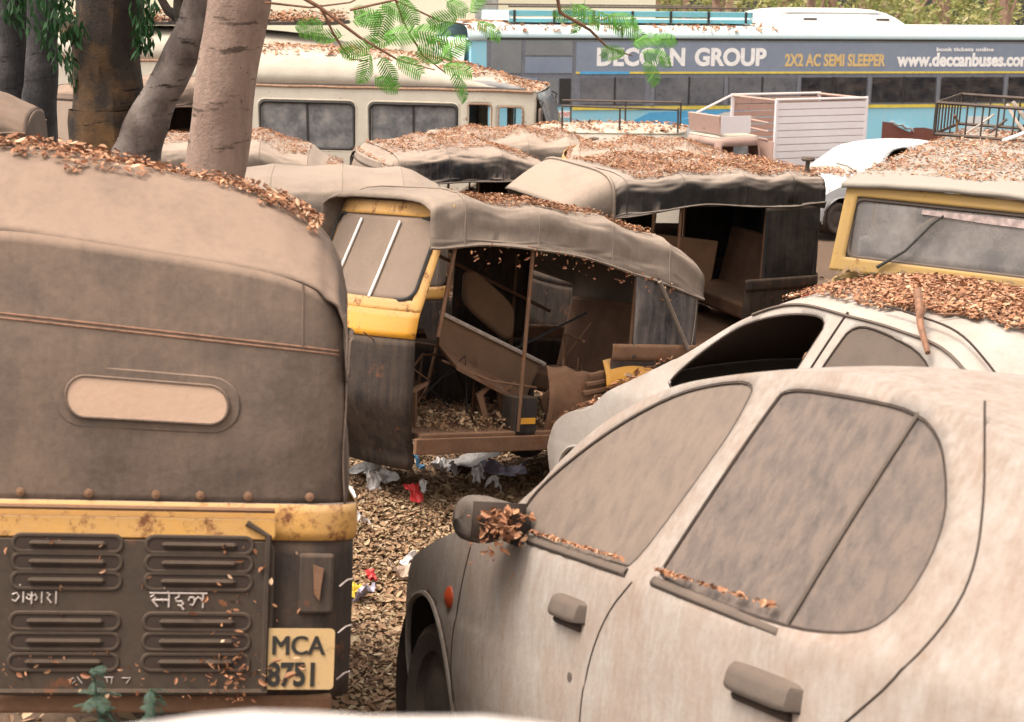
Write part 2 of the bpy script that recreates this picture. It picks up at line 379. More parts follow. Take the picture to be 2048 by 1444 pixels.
# ------------------------------------------------------------------ where the vehicles stand
POSE = {
 'near': ((-1.16, 4.15, -2.31), (99, 14, 4)), 'cen': ((.39, 9.29, -2.96), (216.8, -8.5, 4.2)),
 'mid': ((1.87, 12.83, -3.11), (206, -1.2, -2.2)), 'car': ((1.26, 2.98, -2.34), (112.9, 11.6, 10)),
 'car2': ((2.1, 5.9, -2.66), (117, 7.6, 2)), 'jeep': ((3.40, 10.38, -2.93), (241.3, 1.3, -2.3)),
 'van': ((-3.59, 22.69, -3.27), (-7.1, .9, 0)), 'bus': ((-1.08, 25.69, -3.50), (14.8, .6, -.2)),
 'pick': ((4.5, 23.7, -3.27), (202.7, -.3, -.2))}
def rick_pose(px, py, D, yaw, lx=.5, z=1.78, pitch=0, roll=0):
    M = Euler((R(roll), R(pitch), R(yaw))).to_matrix(); P = pix(px, py, D) - M @ Vector((lx, 0, z))
    return (tuple(P), (yaw, pitch, roll))
POSE['far'] = rick_pose(1723, 290, 21.5, 215, 1.15 * .8, 1.40 * .8)
POSE['ra'] = rick_pose(68, 225, 11.3, 190, -.44, 1.55)
POSE['rk'] = rick_pose(150, 185, 16.5, 232, 1.45, 1.62)
POSE['rb'] = rick_pose(500, 258, 16.0, 184, roll=-4)
POSE['rc'] = rick_pose(650, 330, 12.3, 186, roll=-2)
POSE['rd'] = rick_pose(935, 272, 15.3, 203, roll=-4)
POSE['re'] = rick_pose(1020, 255, 17.7, 187, roll=-4)
POSE['rf'] = rick_pose(1345, 277, 15.2, 176, roll=-3)
RC = ((0, .5, 0), (0, -.5, 0), (1.75, 0, 0)); CC = ((0, .68, 0), (0, -.68, 0), (2.4, .68, 0), (2.4, -.68, 0))
CONTACT = []
for k, (l, a) in POSE.items():
    M = Matrix.Translation(l) @ Euler((R(a[2]), R(a[1]), R(a[0]))).to_matrix().to_4x4()
    for c in (CC if k in ('car', 'car2', 'jeep', 'van', 'far', 'pick') else [] if k == 'bus' else RC):
        p = M @ Vector(c); CONTACT.append((p.x, p.y, p.z))
BASE = [(-6, -1.6), (1, -1.95), (2.9, -2.25), (4.2, -2.42), (6, -2.78), (9.3, -3.0), (12, -3.12), (16, -3.2), (20, -3.35), (27, -3.6), (40, -3.7), (160, -3.4)]
def ground_z(x, y):
    b = sinterp(BASE, y); w = .25; s = 0.
    for cx, cy, cz in CONTACT:
        d = (x - cx) ** 2 + (y - cy) ** 2
        if d > 16: continue
        k = math.exp(-d / .5) + .02 * math.exp(-d / 4); s += k * (cz - sinterp(BASE, cy)); w += k
    n = noise.noise(Vector((x * .8, y * .8, 1))) * .035 + noise.noise(Vector((x * 3, y * 3, 5))) * .012
    return b + s / w + (n - .03 if y < 30 else 0)
def frange(a, b, s):
    out = [a]
    while out[-1] < b: out.append(out[-1] + (s(out[-1]) if callable(s) else s))
    return out
gx = frange(-90, 90, lambda x: .16 if -3.5 < x < 5 else .5 if -8 < x < 10 else 6)
gy = frange(-6, 160, lambda y: .16 if y < 14 else .5 if y < 30 else 8)
mb = MB()
for x in gx:
    for y in gy: mb.v.append((x, y, ground_z(x, y)))
ny = len(gy)
for i in range(len(gx) - 1):
    for j in range(ny - 1): mb.f.append((i * ny + j, (i + 1) * ny + j, (i + 1) * ny + j + 1, i * ny + j + 1))
g = mb.build('ground', 'soil'); g['kind'] = 'structure'

# low boundary wall the picture is taken over
w = MB()
w.grid(lambda u, v: (lerp(-1.6, 2.2, u), .62 + .16 * v, -.394 + .006 * noise.noise(Vector((u * 40, v * 4, 2))) + .016 * math.exp(-((lerp(-1.6, 2.2, u) + .09) / .13) ** 4) - .02 * (2 * v - 1) ** 4), 120, 10)
w.box((.3, .70, -1.29), (3.8, .155, 1.72))
wo_ = w.build('boundary_wall', 'concrete'); tag(wo_, 'low pale concrete boundary wall with rounded worn top', 'wall')

# cream building behind the vans
bd = thing('cream_building', 'cream painted building wall behind the vans', 'building', (-9.0, 33.5, -3.6))
MB().box((0, 0, 3.2), (16.6, .3, 6.4)).build('wall', 'cream_wall', bd, False)
MB().box((0, -.2, .35), (16.6, .1, .7)).build('plinth', 'grey_column', bd, False)
for i in range(3): MB().box((-6 + i * 6.2, -.19, 3.2), (.35, .08, 6.4)).build('pilaster', 'cream_wall', bd, False)
MB().box((8.45, -.1, 3.3), (.5, .5, 6.6)).build('column', 'grey_column', bd, False, bevel=.02)
for i in range(3): MB().box((-3 + i * 5.4, -.16, 4.9), (1.3, .06, 1.1)).build('shutter', 'grey_column', bd, False)
cb = thing('cream_shed', 'small cream shed with flat slab beyond the bus rack', 'building', (1.2, 38.5, -3.6))
MB().box((0, 0, 2.2), (4.5, 3, 4.4)).build('wall', 'cream_wall', cb, False)
MB().box((0, 0, 4.48), (4.9, 3.4, .14)).build('roof', 'grey_column', cb, False)

# ------------------------------------------------------------------ auto rickshaw
def frontx(y, z):
    b = interp([(.2, .16), (.55, .26), (.9, .24), (1.1, .17), (1.6, .12)], z)
    x0 = interp([(.2, 1.52), (.5, 1.66), (.9, 1.675), (1.02, 1.66), (1.5, 1.51), (1.66, 1.46)], z)
    return x0 + b * (1 - min(1, abs(y) / .6) ** 2.3)
def tub_path(w=.628, xr=-.47, xf=.3, r=.13, n=5, ns=8):
    pts = [(lerp(xf, xr + r, k / ns), -w) for k in range(ns)]
    pts += [(xr + r - r * math.sin(R(90 * k / n)), -w + r - r * math.cos(R(90 * k / n))) for k in range(n + 1)]
    pts += [(xr, lerp(-w + r, w - r, k / 10)) for k in range(1, 10)]
    q = [(x, -y) for x, y in pts[:ns + n + 1]][::-1]
    return pts + q
def rickshaw(key, label, hood='hood_grey', n=4., T=None, Zs=None, B=None, w=.63, sag=.03, detail=1, seed=0, group='auto rickshaws abandoned in the yard', yellow='rick_yellow', wrinkle=.006, litter=1500, scale=1., lean=0., flaps=(1, -1), clow=.875, front_wheel=True, fz=.24, glass='windscreen_dust', lab_litter=None):
    loc, ypr = POSE[key]
    t = thing('auto_rickshaw', label, 'auto rickshaw', loc, ypr, group, scale)
    T = T or [(-.45, 1.57), (-.3, 1.665), (-.2, 1.71), (.1, 1.735), (.6, 1.755), (1.15, 1.745), (1.42, 1.70), (1.56, 1.63)]
    Zf = (lambda x: sinterp(Zs, x)) if Zs else (lambda x: sinterp(T, x) - .27)
    Bf = (lambda x: sinterp(B, x)) if B else (lambda x: 1.43 + .02 * math.sin(x * 5 + seed))
    hoops = [-.45, -.12, .36, .92, 1.42, 1.6]
    xf, xr = (1.64 if detail >= 3 else 1.56), -.45
    def hp(u, v):
        x = lerp(xf, xr, u); sg = 0
        for a, b in zip(hoops, hoops[1:]):
            if a <= x < b: sg = math.sin(math.pi * (x - a) / (b - a)) ** 1.2
        wr = noise.noise(Vector((x * 3.1 + seed * 7, v * 9, seed))) * wrinkle * 1.6 + noise.noise(Vector((x * 9 + seed, v * 26, seed))) * wrinkle
        ww = (w - .03 * ((x - .5)) ** 2) * (1 - sag * .55 * sg) ; top = sinterp(T, x) - sag * sg * .9; z0 = Zf(x) - sag * sg * .3; bz = Bf(x) + .004 * math.sin(x * 9 + seed)
        a0, a1 = .13, .87
        if v < a0: s = v / a0; y = ww + .012 * (1 - s) + wr; z = lerp(bz, z0, s)
        elif v > a1: s = (1 - v) / (1 - a1); y = -(ww + .012 * (1 - s)) - wr; z = lerp(bz, z0, s)
        else:
            a = math.pi * (v - a0) / (a1 - a0); c, s_ = math.cos(a), math.sin(a)
            y = math.copysign(abs(c) ** (2 / n), c) * (ww + wr); z = z0 + (top - z0) * max(0, s_) ** (2 / n) + wr
        return (x, y, z + lean * y * max(0, z - .95) / .8)
    ho = MB().grid(hp, 64, 72).build('hood', hood, t, True, thick=.008, auto=50)
    for i, hx in enumerate(hoops[1:-1]):       # hoop bows under the cloth and stitched seams over them
        u = (xf - hx) / (xf - xr)
        MB().tube([Vector(hp(u, v / 30)) * 1.0 + Vector((0, 0, .002)) for v in range(31)], .007, 5).build('seam', hood, ho)
    for sd_, v_ in ((1, 0), (-1, 1)):
        MB().tube([hp(k / 40, v_) for k in range(41)], .009, 5).build('hem', hood, ho)
    # back panel
    xe = -.45
    def ztop(y):
        zz = Zf(xe); tt = sinterp(T, xe); ww = w - .03 * (xe - .5) ** 2
        return zz + (tt - zz) * max(0, 1 - min(1, abs(y) / ww) ** n) ** (1 / n)
    def bpn(u, v):
        x, y, z = bpn0(u, v); return (x, y, z + lean * y * max(0, z - .95) / .8)
    def bpn0(u, v):
        wv = (w - .03 * (xe - .5) ** 2); s = 2 * u - 1; y = wv * (1.5 * s - .5 * s ** 3) if abs(s) < 1 else wv * s
        y *= 1 + .03 * (1 - v) * 1.2
        z = lerp(.875, ztop(y), v)
        return (-.462 + .075 * (abs(y) / wv) ** 8 - .015 * math.sin(v * math.pi) + noise.noise(Vector((y * 3, z * 3, seed))) * .012, y, z)
    bk = MB().grid(bpn, 40, 24).build('back_panel', hood, t, True, thick=.006)
    for sd_ in flaps:
        def fl(u, v, sd_=sd_):
            x = lerp(.14, -.41, u); zt = Bf(x) + .01; z = lerp(.80 + .06 * noise.noise(Vector((x * 5, 1, seed))) if detail >= 3 else clow, zt, v)
            return (x, sd_ * (w - .008 - .03 * (x - .5) ** 2 + noise.noise(Vector((x * 4, z * 4, seed + 9))) * .012 + .02 * (1 - v)), z)
        MB().grid(fl, 14, 14).build('side_curtain', 'flap_film' if detail >= 3 else hood, t, True, thick=.005)
    # tub
    path = tub_path(); L = len(path) - 1
    def tub(off, z0, z1):
        def f(u, v):
            k = min(L - 1, int(u * L)); fr = u * L - k; x = lerp(path[k][0], path[k + 1][0], fr); y = lerp(path[k][1], path[k + 1][1], fr)
            zz = z0 if x < -.28 else max(z0, .52)
            nx = -1 if x < -.36 else 0; ny_ = math.copysign(1, y) if abs(y) > .52 else 0
            bul = .003 * math.sin(v * math.pi)
            return (x + nx * (off + bul) , y + ny_ * (off + bul), lerp(zz, z1, v))
        return f
    MB().grid(tub(0, .34, .80), L, 8).build('tub', 'rick_black', t, True, thick=.006)
    MB().grid(tub(.008, .785, .885), L, 4).build('waist_band', 'rust_metal' if detail >= 3 else yellow, t, True, thick=.006)
    for sd_ in (1, -1): wheel(t, (0, sd_ * .5, .21))
    if front_wheel: wheel(t, (1.75, 0, .21))
    MB().grid(lambda u, v: (1.75 + .25 * math.cos(lerp(.2, 2.9, u)), (v - .5) * .2, .23 + .25 * math.sin(lerp(.2, 2.9, u))), 12, 4).build('mudguard', 'rick_black', t, thick=.004)
    # floor and front
    MB().box((.62, 0, .34), (1.95, 1.14, .04)).build('floor', 'rust_metal', t, False, bevel=.008)
    MB().grid(lambda u, v: (frontx((2*u-1)*.585*lerp(.82, 1, min(1, v*2)), lerp(fz, .89, v)), (2*u-1)*.585*lerp(.82, 1, min(1, v*2)), lerp(fz, .89, v)), 24, 14).build('front_panel', 'rick_black', t, True, thick=.006)
    MB().grid(lambda u, v: (frontx((2*u-1)*.59, lerp(.885, 1.03, v)) + .006, (2*u-1)*.59, lerp(.885, 1.03, v)), 24, 4).build('front_band', yellow, t, True, thick=.006)
    def fr_mask(u, v): return abs(2*u-1) < .90 and .10 < v < .86
    MB().grid(lambda u, v: (frontx((2*u-1)*.59, lerp(1.03, 1.63, v)) + .004, (2*u-1)*lerp(.59, .575, v), lerp(1.03, 1.63, v)), 40, 30, fr_mask).build('windscreen_frame', 'rick_yellow_dusty' if yellow == 'rick_yellow' else yellow, t, True, thick=.008)
    def gl(u, v):
        a, b = 2*u-1, 2*v-1; y = .54 * a * (1 - .05 * b ** 8); z = 1.317 + .235 * b * (1 - .05 * a ** 8)
        return (frontx(y, z) - .006, y, z)
    ws = MB().grid(gl, 24, 14).build('windscreen', glass, t, True, thick=.004)
    MB().tube([(frontx(y, 1.317 + z) + .008, y, 1.317 + z) for y, z in rrect(1.065, .455, .07)], .011, 6, closed=True).build('gasket', 'rubber', ws)
    # cab and passenger bench
    for sd_ in (1, -1):
        MB().tube([(.92, sd_*.57, .36), (.92, sd_*.585, Bf(.92) + .05)], .012).build('pole', 'rust_metal', t)
        MB().tube([(.12, sd_*.59, .5), (.12, sd_*.6, Bf(.12) + .05)], .012).build('pole', 'rust_metal', t)
        MB().tube([(1.52, sd_*.56, .9), (1.44, sd_*.57, 1.5)], .012).build('pole', 'rust_metal', t)
    MB().box((-.12, 0, .55), (.5, 1.15, .14)).build('seat', 'seat_vinyl', t, True, bevel=.03)
    MB().box((-.34, 0, .84), (.1, 1.12, .52), (0, -.2, 0)).build('backrest', 'seat_vinyl', t, True, bevel=.03)
    if detail < 3:
        MB().box((.86, 0, .58), (.3, .5, .1)).build('seat', 'seat_vinyl', t, True, bevel=.025)
        MB().box((.70, 0, .86), (.06, .62, .42), (0, -.12, 0)).build('backrest', 'brown_board', t, True, bevel=.02)
        MB().grid(lambda u, v: (lerp(.2, 1.55, u), -.585, lerp(.36, .8, v)), 6, 4).build('side_panel', 'rick_black', t, thick=.006)
    MB().tube([(1.52, -.22, .95), (1.45, -.25, 1.02), (1.42, 0, 1.0), (1.45, .25, 1.02), (1.52, .22, .95)], .012).build('handlebar', 'rubber', t)
    lit = None
    if litter:
        lit = scatter(ho, t, litter, .04, 'dry_leaves', lab_litter or 'dry brown leaves lying on the roof of %s' % label, mask=lambda c: abs(c.y) < .50, nz=.86, seed=seed + 20)
    return t, ho, bk, lit, bpn

# ---- the rickshaw seen from behind
TN = [(-.45, 1.58), (-.40, 1.62), (-.22, 1.79), (-.12, 1.84), (.3, 1.87), (.8, 1.86), (1.3, 1.78), (1.56, 1.66)]
nt_, nho, nbk, nlit, nbp = rickshaw('near', 'auto rickshaw with dusty brown hood and number plate MCA 8751', 'hood_brown', n=4.6, T=TN, Zs=[(-.45, 1.26), (-.2, 1.30), (1.6, 1.36)], lean=.15, w=.615, sag=.012, detail=2, seed=1, yellow='rick_yellow_dusty', litter=0)
tag(scatter(nho, nt_, 34000, .021, 'dry_leaves', 'thick layer of orange dry leaves on the brown rickshaw hood', mask=lambda c: c.x > -.19 - .03 * math.sin(c.y * 9) and c.y > -.50, nz=.55, seed=5, pile=.03), None, None)
bx = -.515
def seam_pt(y, z, off=.002):
    u = .5
    lo_, hi_ = 0., 1.
    for _ in range(30):
        u = (lo_ + hi_) / 2
        if nbp(u, .5)[1] < y: lo_ = u
        else: hi_ = u
    zt = z + .15 * y * max(0, z - .95) / .8; lo_, hi_ = 0., 1.
    for _ in range(30):
        v = (lo_ + hi_) / 2
        if nbp(u, v)[2] < zt: lo_ = v
        else: hi_ = v
    p = nbp(u, v); return (p[0] - off - .003, p[1], p[2])
def backpt(y, z, off=.006):
    wv = .625 - .03 * .9025; return (-.462 + .075 * min(1.2, abs(y) / wv) ** 8 - .015 * math.sin((z - .875) / .72 * math.pi) - off, y, z + .15 * y * max(0, z - .95) / .8)
for zz in (1.362, 1.350): MB().tube([seam_pt(y / 30 * .575, zz, .0) for y in range(-30, 31)], .0035, 6).build('seam', 'seam_rust', nbk)
for yy in (-.47, .47): MB().tube([seam_pt(yy, 1.36 + k * .025, .0) for k in range(9)], .0035, 5).build('seam', 'hood_brown', nbk)
MB().prism([backpt(y - .05, 1.165 + z, .007) for y, z in rrect(.50, .165, .078, 6)], (.008, 0, 0)).build('window_patch', 'hood_brown', nbk, True, bevel=.003)
rw = MB().prism([backpt(y - .05, 1.165 + z, .016) for y, z in rrect(.43, .105, .05, 6)], (.006, 0, 0)).build('rear_window', 'plastic_window', nt_, False)
MB().tube([backpt(y - .05, 1.165 + z, .016) for y, z in rrect(.435, .11, .052, 6)], .004, 6, closed=True).build('piping', 'hood_brown', rw)
for yy in (.28, .1, -.08, -.2, -.33, -.5): MB().lathe([(.013, 0), (.012, -.006), (.0005, -.009)], backpt(yy, .905, .014), 'x', 10).build('stud', 'rust_metal', nbk)
MB().tube([backpt(y / 20 * .63, .878, .010) for y in range(-20, 21)], .009, 6).build('hem', 'hood_dark', nbk)
# engine hatch with pressed louvres
hz0, hz1, hy = .365, .785, -.03
ha = MB().prism([(bx, hy + y, (hz0 + hz1) / 2 + z) for y, z in rrect(.76, hz1 - hz0, .03)], (.02, 0, 0)).build('engine_hatch', 'rick_hatch', nt_, True, bevel=.004)
MB().prism([(bx, hy + y, .817 + z) for y, z in rrect(.76, .058, .015)], (.02, 0, 0)).build('hatch_top', 'rick_yellow_dusty', ha, True, bevel=.004)
MB().tube([(bx - .002, hy - .375, .87), (bx - .002, hy + .375, .87)], .008).build('hatch_rail', 'rust_metal', ha)
MB().tube([(bx - .004, hy - .36, .375), (bx - .004, hy - .36, .80), (bx - .004, hy - .30, .835)], .009).build('hatch_frame', 'rick_hatch', ha)
MB().tube([(bx - .004, hy - .37, .372), (bx - .004, hy + .37, .372)], .009).build('hatch_frame', 'rick_hatch', ha)
lme = None
for col in (.175, -.175):
    for z in (.772, .722, .672, .562, .508, .452):
        if lme is None:
            lo = MB().tube([(0, y, zz) for y, zz in rrect(.285, .044, .021, 4)], .006, 6, closed=True).tube([(-.002, -.1, 0), (-.004, -.094, 0), (-.004, .094, 0), (-.002, .1, 0)], [.004, .009, .009, .004], 6).build('louvre', 'rick_hatch', ha)
            lme = lo.data
            so = MB().poly([(-.0025, y, zz) for y, zz in rrect(.28, .04, .02, 4)]).build('slot', 'dark_gap', ha); sme = so.data  # flat dark fill, shade of the louvre recess put in as colour
        else:
            lo = bpy.data.objects.new('louvre', lme); COL.objects.link(lo); lo.parent = ha
            so = bpy.data.objects.new('slot', sme); COL.objects.link(so); so.parent = ha
        lo.location = (bx, hy + col, z); so.location = (bx, hy + col, z)
def strokes(name, S, y0, z0, k, mat, r=.0022):
    mb = MB()
    for st in S: mb.tube([(bx - .002, y0 - x * k, z0 + z * k) for x, z in st], r, 5)
    return mb.build(name, mat, ha)
strokes('painted_name', [[(0, 2.6), (10, 2.6)], [(.2, 1.9), (.8, 2.3), (1.1, 1.8), (.5, 1.4), (1.5, .2)], [(.6, 1.4), (2.6, 1.4), (2.3, 1.1), (2.0, 1.3), (2.3, 1.6)], [(2.6, 1.4), (3.4, 1.4)], [(3.4, 2.6), (3.4, .1)], [(3.4, 2.6), (3.0, 3.2), (2.4, 3.5)],
    [(5.1, 2.6), (5.1, 2.0), (4.5, 1.7), (4.7, 1.2), (5.6, 1.2), (5.9, .8), (5.5, .4), (4.9, .55)], [(5.5, .4), (6.0, -.3)], [(6.8, 1.3), (7.0, 1.9), (7.6, 1.9), (7.9, 1.2), (7.5, .5), (7.0, .7)], [(7.9, 1.4), (8.4, 2.0), (9.0, 1.6), (9.3, 1.2)], [(9.3, 2.6), (9.3, .05)]], -.075, .600, .0155, 'chalk', .003)
strokes('painted_name', [[(0, 1.8), (.8, 2.1), (1.2, 1.4), (.6, .6), (0, .9)], [(1.9, 2.3), (1.9, .4)], [(1.2, 3.4), (1.4, 3.5)], [(3.3, 2.3), (3.3, .2)], [(3.3, 1.5), (2.6, 1.9), (2.4, 1.2), (3.0, .9), (3.3, 1.5), (3.9, 1.9), (4.2, 1.2), (3.9, .8)], [(5.0, 2.3), (5.0, .4)], [(5.8, 2.2), (6.4, 1.8), (5.9, 1.3), (6.6, .4)], [(7.4, 2.4), (7.4, .3)]], .285, .605, .0155, 'chalk', .0025)
strokes('faded_lettering', [[(0, 1), (.8, 1.4), (1.2, .9), (.6, .4)], [(1.4, 1.6), (2.3, .4)], [(6, 1.5), (7.6, 1.5)], [(6.4, 1.5), (6.6, .6)], [(7.3, 1.5), (7.3, .4)], [(9, 1.4), (10.5, 1.4), (9.8, .4)]], .13, .388, .0155, 'chalk', .0014)
# number plate, broken tail lamp
pl = MB().prism([(bx - .002, -.482 + y, .462 + z) for y, z in rrect(.198, .168, .012)], (.004, 0, 0)).build('number_plate', 'plate_yellow', nt_, False)
for dx in (-.0018, 0, .0018): text_part('plate_lettering', 'MCA', .074, 'ink_black', pl, lambda x, y, z, dx=dx: (bx - .004 - z - dx * .05, -.385 - .022 - x + dx, .475 + y), bold=0, sx=.92)
text_part('plate_lettering', '8751', .088, 'ink_black', pl, lambda x, y, z: (bx - .004 - z, -.385 - .014 - x, .39 + y), bold=.0028, sx=.80)
tl = MB().box((-.480, -.525, .665), (.02, .1, .17)).build('tail_lamp', 'rick_black', nt_, False, bevel=.01)
MB().prism([(-.50, -.515, .72), (-.50, -.545, .71), (-.50, -.535, .62), (-.50, -.52, .64)], (.006, 0, 0)).build('bracket', 'rust_metal', tl, False)
MB().box((-.40, -.03, .33), (.16, 1.1, .05)).build('bumper', 'rust_metal', nt_, False, bevel=.01)
for k in range(3): MB().tube([(-.43 - .06 * math.cos(a), -.57 - .045 * math.sin(a) - .02, .40 + .13 * k + .02 * math.sin(a * 2)) for a in (0, .5, 1., 1.4)], .0022, 4).build('wire', 'chalk', nt_)

# ---- the wreck in the middle
TC = [(-.47, 1.36), (-.38, 1.46), (-.24, 1.53), (.14, 1.61), (.45, 1.66), (.73, 1.69), (1.1, 1.68), (1.4, 1.72), (1.58, 1.69), (1.66, 1.62)]
BC = [(-.47, 1.17), (-.19, 1.23), (.15, 1.31), (.78, 1.41), (1.28, 1.42), (1.58, 1.39)]
ct, cho, cbk, clit, _ = rickshaw('cen', 'wrecked auto rickshaw with open side, yellow windscreen frame and collapsed hood', 'hood_grey', n=5., T=TC, Zs=[(-.47, 1.19), (-.24, 1.33), (.14, 1.40), (.73, 1.47), (1.1, 1.46), (1.58, 1.46)], B=BC, sag=.03, detail=3, seed=3, wrinkle=.006, litter=0, flaps=(1,), yellow='rick_yellow', front_wheel=False, fz=.14)
tag(scatter(cho, ct, 16000, .021, 'dry_leaves', 'dry leaves on the collapsed hood of the wrecked rickshaw', mask=lambda c: abs(c.y - .02) < .52 and -.05 < c.x < 1.28, nz=.8, seed=8, pile=.03), None, None)
for yy in (.26, -.12): MB().tube([(frontx(yy, z) + .012, yy, z) for z in (1.09, 1.2, 1.3, 1.4, 1.52)], .008).build('windscreen_strip', 'paint_white', ct)
MB().box((1.69, .36, .74), (.012, .12, .05)).build('vent', 'dark_gap', ct, False, bevel=.006)
bo = MB().prism([(1.25, .2, 1.0), (.49, .2, .71), (.58, .2, .51), (1.26, .2, .80)], (0, -.03, 0)).build('partition_board', 'brown_board', ct, False, bevel=.006)
MB().tube([(1.28, .215, 1.012), (.47, .215, .712)], .013).build('rail', 'twig_pale', bo)
MB().prism([(1.26, .2, .80), (.58, .2, .51), (.66, .42, .44), (1.28, .42, .70)], (0, 0, .02)).build('ledge', 'rust_metal', ct, False)
MB().prism([(.675 + .20 * a * (1 - .1 * b ** 6) , -.1, 1.04 + .13 * b * (1 - .1 * a ** 6) + .115 * a) for a, b in [(math.copysign(abs(math.cos(t)) ** .4, math.cos(t)), math.copysign(abs(math.sin(t)) ** .4, math.sin(t))) for t in [k * math.pi / 14 for k in range(28)]]], (0, -.06, 0)).build('backrest', 'brown_board', ct, True, bevel=.02)
MB().tube([(.95, -.5, 1.36), (.67, -.5, 1.27), (-.12, -.5, .99)], .012).build('rail', 'rust_metal', ct)
MB().tube([(1.3, .3, .74), (1.05, .45, .64), (.72, .46, .60)], .008).build('cable', 'rust_metal', ct)
MB().tube([(1.5, .1, .8), (1.1, -.3, .95)], .010).build('cable', 'rust_metal', ct)
ub = MB().box((.865, .5, .43), (.16, .14, .26)).build('battery_box', 'rick_black', ct, False, bevel=.008)
MB().box((.865, .573, .42), (.13, .006, .035)).build('yellow_strip', 'rick_yellow', ub, False)
MB().grid(lambda u, v: (lerp(.71, .24, u), .52 + .06 * math.sin(v * 3), lerp(.30, .74 - .05 * u, v) + .03 * noise.noise(Vector((u * 5, v * 5, 1)))), 10, 10).build('side_panel', 'rust_metal', ct, thick=.006)
MB().grid(lambda u, v: (lerp(1.62, .2, u), -.585, lerp(.34, .78, v)), 8, 5).build('side_panel', 'rick_black', ct, thick=.006)
MB().box((.98, .566, .29), (1.3, .03, .09)).build('sill', 'rust_metal', ct, False, bevel=.006)
for i in range(3): MB().box((.36, .60, .60 + .05 * i), (.22 - .03 * i, .03, .028), (0, .16, 0)).build('engine_fin', 'rust_metal', ct, False, bevel=.006)
MB().grid(lambda u, v: (lerp(.34, -.10, u), .60 + .055 * math.sin(v * math.pi * .5), .78 - .16 * v + .03 * math.sin(u * math.pi)), 12, 6).build('rear_fender', 'rick_yellow', ct, thick=.006)
MB().tube([(-.02, .655, 1.27), (-.3, .66, .86)], .014).build('strap', 'hood_grey', ct)
rng = random.Random(49)
for k in range(14):
    x, y = rng.uniform(.1, 1.45), rng.uniform(-.5, .45); z = rng.uniform(.36, .6)
    MB().tube([(x, y, z), (x + rng.gauss(0, .15), y + rng.gauss(0, .1), z + rng.uniform(.05, .4)), (x + rng.gauss(0, .25), y + rng.gauss(0, .15), z + rng.uniform(0, .5))], rng.uniform(.004, .011), 5).build('loose_wire', rng.choice(['rust_metal', 'rubber', 'rust_metal']), ct)
for k in range(7):
    x, y = rng.uniform(.15, 1.4), rng.uniform(-.45, .35); w_ = rng.uniform(.08, .2); a_ = rng.uniform(0, 3)
    MB().grid(lambda u, v: (x + w_ * (u - .5) * math.cos(a_), y + w_ * (u - .5) * math.sin(a_), .38 + .28 * v * (1 + .4 * math.sin(u * 6 + k)) + .04 * noise.noise(Vector((u * 4, v * 4, k)))), 6, 6).build('torn_sheet', rng.choice(['rust_metal', 'brown_board', 'rick_black']), ct, thick=.004)
MB().grid(lambda u, v: (lerp(.0, .62, u), -.60, lerp(.80, 1.40 + .03 * u, v)), 6, 4).build('side_curtain', 'rick_black', ct, thick=.005)
for k in range(4):
    rng = random.Random(50 + k); x = rng.uniform(.2, 1.5)
    MB().tube([(x, .3 + .1 * rng.random(), .36), (x + .05, .35, .5 + .1 * rng.random()), (x - .03, .38, .62)], [.02, .03, .012], 5).build('torn_lining', 'rust_metal', ct)
def dangle(root, pts_fn, n, name, mat, label, seed, drop=.12, size=.03):
    rng = random.Random(seed); mb = MB(); M = XF[root.name]
    for _ in range(n):
        p = M @ Vector(pts_fn(rng)); leaf_quads(mb, p + Vector((rng.gauss(0, .012), rng.gauss(0, .012), -rng.random() ** 2 * drop)), (rng.gauss(0, 1), -1, rng.gauss(0, .5)), size, rng, .8)
    return tag(mb.build(name, mat, None, smooth=False), label, 'leaves', 'leaf litter lying on the vehicles', 'stuff')
dangle(ct, lambda g: (lambda x: (x, .635, sinterp(BC, x) + .01))(g.uniform(-.2, 1.4)), 130, 'hanging_leaves', 'dry_leaves', 'dead leaf scraps hanging along the torn hood hem of the wrecked rickshaw', 4, .12, .022)
dangle(ct, lambda g: (g.uniform(.1, 1.5), g.uniform(-.2, .55), g.uniform(.36, .46)), 2600, 'leaf_debris', 'litter_leaves', 'dead leaves and scraps lying inside the wrecked rickshaw', 6, .03, .03)

# ---- the black-hooded one to its right
mt, mho, mbk, _, _ = rickshaw('mid', 'auto rickshaw with glossy black hood and mushroom shaped roof knob', 'hood_black', n=6., T=[(-.45, 1.70), (-.3, 1.735), (0, 1.745), (.7, 1.77), (1.2, 1.755), (1.45, 1.74), (1.56, 1.70)], B=[(-.45, 1.48), (.15, 1.465), (.7, 1.51), (1.2, 1.46), (1.56, 1.42)], sag=.035, detail=1, seed=6, clow=.79, yellow='rick_black', wrinkle=.007, litter=0, scale=1.02)
tag(scatter(mho, mt, 18000, .022, 'dry_leaves', 'dry leaves on the roof of the black hooded rickshaw with knob', mask=lambda c: abs(c.y) < .53 and c.x < 1.35, nz=.85, seed=9, pile=.03), None, None)
MB().lathe([(.02, 0), (.018, .08), (.05, .085), (.058, .1), (.05, .118), (.0005, .125)], (-.38, .42, 1.71), 'z', 16).build('roof_knob', 'trim_grey', mt)
MB().prism([(1.47, .25, 1.30), (.32, .25, 1.13), (.36, .25, .82), (.5, .25, .60), (.98, .25, .72), (1.47, .25, .8)], (0, -.03, 0)).build('partition_board', 'brown_board', mt, False, bevel=.01)
def cap(u, v):
    sn = max(0, math.sin(v * math.pi)) ** .42; c_ = math.cos(v * math.pi)
    return (1.545 + .40 * u * (1 - .25 * abs(c_) ** 4), math.copysign(abs(c_) ** .4, c_) * .62 * (1 - .08 * u), 1.42 - .03 * u + (.335 - .20 * u ** 1.4) * sn)
MB().grid(cap, 12, 40).build('hood_visor', 'hood_grey', mt, True, thick=.008)
